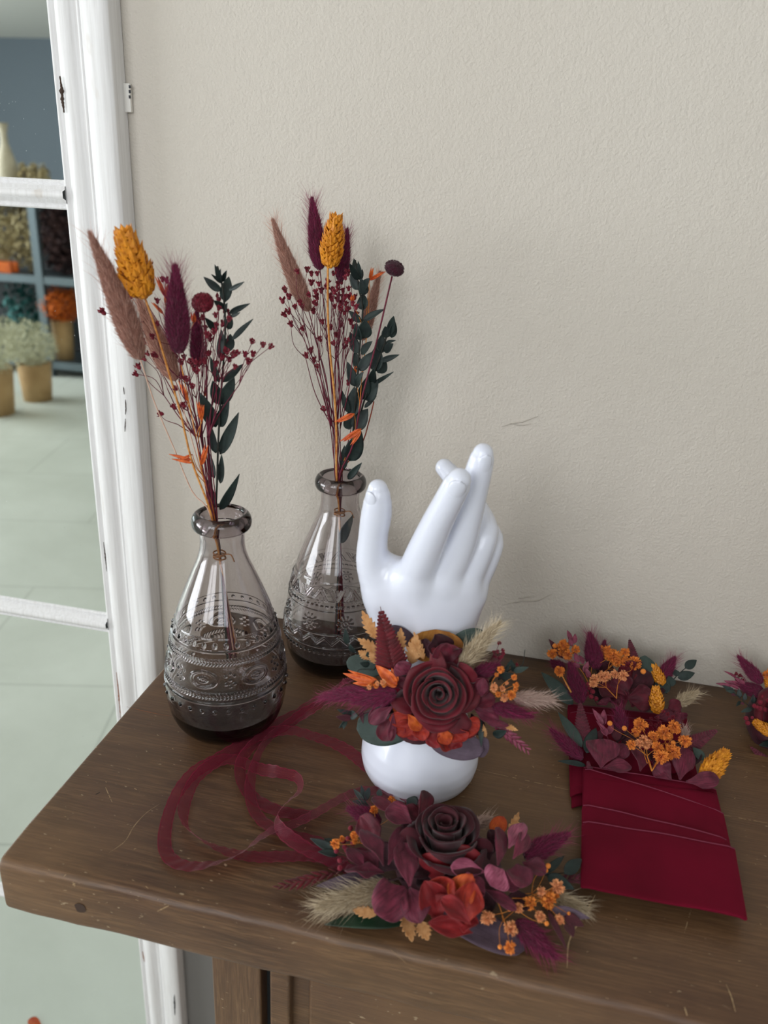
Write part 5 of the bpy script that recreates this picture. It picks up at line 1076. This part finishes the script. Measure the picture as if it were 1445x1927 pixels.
g3.twig([(390, 580), (560, 700), (720, 840), (900, 960)], .0006, 'stem_dark', .004); g3.husks([((560, 500), (395, 400), 40), ((500, 580), (300, 552), 44), ((560, 570), (400, 520), 50), ((620, 580), (480, 520), 50), ((580, 620), (440, 560), 46), ((660, 560), (520, 480), 46)], 'oat_mauve', .006)
g3.fern((1000, 1580), (700, 1300), 150, 'fern_maroon', .002, .004, 12)
g3.petals([((1000, 1000), (860, 1000), 200, 'petal_dark', .002), ((1000, 1130), (850, 1180), 220, 'petal_wine', .0), ((1050, 900), (900, 880), 220, 'petal_wine', .004), ((1050, 1250), (930, 1230), 200, 'petal_wine', .002), ((1100, 750), (960, 700), 260, 'petal_plum', .004), ((1200, 1300), (1100, 1450), 260, 'petal_plum', .004), ((1050, 1100), (800, 1250), 200, 'petal_dark', -.004)])
Rg = g3.p(1290, 1020, .004); rose('dark_rose', Rg, unit(g3.N+unit(CAM-Rg)), .026, .028, 'rose_red', g3.o, n=16, seed=21)

# ------------------------------------------------------------------ what the mirror shows: the shop behind the camera
SHY = -4.10
def mp(x, y, Y): return in_mirror(x, y, Y=Y)
shelf = thing('storage_shelf', 'black and steel storage shelf of dried flowers in the shop, reflected in the mirror', 'shelf', (-3.0, SHY-.2, 0))
sx0, sx1 = -4.6, -2.42; zm = mp(90, 530, SHY)[2]; zb = mp(110, 690, SHY)[2]; ztp = mp(60, 366, SHY-.35)[2]
for i, xx in enumerate((mp(82, 600, SHY)[0]-.03, -4.55, -2.47)):
    box('post', xx, xx+.055, SHY-.04, SHY, 0, ztp, 'shelf_steel', shelf)
box('shelf_board', sx0, sx1, SHY-.42, SHY-.005, zm-.02, zm+.03, 'shelf_steel', shelf); box('shelf_board', sx0, sx1, SHY-.42, SHY-.005, zb-.02, zb+.03, 'shelf_steel', shelf); box('shelf_board', sx0, sx1, SHY-.42, SHY-.03, ztp-.03, ztp, 'shelf_steel', shelf)
box('back_board', sx0, sx1, SHY-.45, SHY-.42, .02, ztp, 'shelf_black', shelf)
def bush(name, label, cat, C, rx, rz, mat, n=500, leafr=.016, parent=None, stems=True):
    mb = MB(); C = np.asarray(C, float)
    for _ in range(n):
        d = unit(RNG.normal(size=3)); q = C+d*np.array([rx, rx, rz])*random.uniform(.55, 1); s = unit(RNG.normal(size=3)); g = unit(np.cross(s, d)); r = leafr*random.uniform(.6, 1.3)
        mb.add([q-s*r, q+g*r*.8, q+s*r, q-g*r*.8], [(0, 1, 2, 3)])
    if stems:
        for _ in range(14):
            d = unit(RNG.normal(size=3)); tube(mb, [C-np.array([0, 0, rz*1.25]), C+d*np.array([rx, rx, rz])*.7], .003, 4)
    if parent is not None: return mb.obj(name, mat, parent, smooth=False)
    o = mb.obj(name, mat, None, smooth=False, origin=C-np.array([0, 0, rz])); return tag(o, label, cat)
def pot(name, label, C, r, h, mat, flowers=None):
    o = thing(name, label, 'flower pot', C); mb = MB(); lathe(mb, [(.001, 0), (r*.82, 0), (r, h), (r*.93, h), (r*.78, .02), (.001, .02)], C, 28); mb.obj('paper_pot', mat, o)
    if flowers: bush('flower_bunch', None, None, np.array(C)+[flowers[3], 0, h+flowers[1]*.75], flowers[0], flowers[1], flowers[2], 1500, .010, o)
    return o
c0 = in_mirror(-5, 778, z=0.0); c1 = in_mirror(72, 752, z=0.0)
pot('flower_pot', 'kraft paper pot of white gypsophila, leftmost on the floor in the mirror', c0, .115, .27, 'kraft', (.19, .17, 'gyp_white', .03))
pot('flower_pot', 'kraft paper pot of white gypsophila, right one of two on the reflected floor', c1, .10, .23, 'kraft', (.17, .15, 'gyp_white', -.02))
q = mp(122, 690, SHY-.1); pot('flower_pot', 'slim kraft pot of orange flowers on the bottom board of the reflected shelf', (q[0], SHY-.12, zb+.031), .07, .27, 'kraft', (.15, .13, 'pot_orange', .0))
q = mp(45, 590, SHY-.2); bush('dried_bunch', 'teal dyed dried bunch under the middle board of the reflected shelf', 'dried flowers', (q[0], SHY-.2, zb+.30), .15, .26, 'teal_leaf', 380, .02)
q = mp(10, 455, SHY-.2); bush('dried_bunch', 'pale cream dried bunch on the middle board, leftmost in the mirror', 'dried flowers', (q[0], SHY-.2, zm+.27), .17, .235, 'dry_cream', 900, .016)
q = mp(52, 455, SHY-.2); bush('dried_bunch', 'pale cream dried bunch on the middle board next to the dark bunch in the mirror', 'dried flowers', (q[0]-.01, SHY-.22, zm+.27), .12, .235, 'dry_cream', 700, .016)
q = mp(105, 455, SHY-.2); bush('dried_bunch', 'dark purple brown dried bunch on the middle board of the reflected shelf', 'dried flowers', (q[0]+.05, SHY-.2, zm+.27), .17, .235, 'dry_dark', 900, .022)
q = mp(8, 508, SHY-.06); o = thing('wooden_crate', 'small orange crate on the middle board of the reflected shelf', 'crate', (q[0], SHY-.07, zm+.03))
box('crate_side', q[0]-.13, q[0]+.07, SHY-.05, SHY-.035, zm+.031, zm+.10, 'pot_orange', o); box('crate_side', q[0]-.13, q[0]+.07, SHY-.12, SHY-.105, zm+.031, zm+.10, 'pot_orange', o); box('crate_bottom', q[0]-.13, q[0]+.07, SHY-.105, SHY-.05, zm+.031, zm+.04, 'pot_orange', o)
# upper pane: bottle of dry grass and pampas tops on the shelf's top board
q = mp(12, 300, SHY-.25); zt_ = ztp+.001; mb = MB(); hh = mp(12, 232, SHY-.25)[2]-zt_
lathe(mb, [(.001, 0), (.075, .0), (.085, .06), (.06, hh*.45), (.024, hh*.72), (.022, hh*.85), (.036, hh), (.030, hh), (.018, hh*.84)], (q[0], SHY-.25, zt_), 24)
o = mb.obj('bottle_vase', 'vase_white', None, origin=(q[0], SHY-.25, zt_)); tag(o, 'tan slim-necked bottle vase on top of the reflected shelf in the upper mirror pane', 'vase')
for k, (x_, top, lab) in enumerate(((38, 305, 'cream pampas plume just right of the bottle vase in the upper mirror pane'), (58, 303, 'cream pampas plume in the middle of the row in the upper mirror pane'), (76, 308, 'cream pampas plume rightmost of the row in the upper mirror pane'))):
    q = mp(x_, top, SHY-.2); z1_ = q[2]; bush('pampas_plume', lab, 'dried grass', (q[0], SHY-.22, (zt_+z1_)/2+.003), .045, (z1_-zt_)/2, 'dry_cream', 260, .012, None, False)
lf = in_mirror(66, 1922, z=.004); o = thing('fallen_leaf', 'small fallen orange leaf on the shop floor at the bottom of the mirror', 'leaf', lf)
leaf('leaf', lf-np.array([.012, 0, 0]), lf+np.array([.014, .004, 0]), .014, (0, 0, 1), 'petal_orange', o)
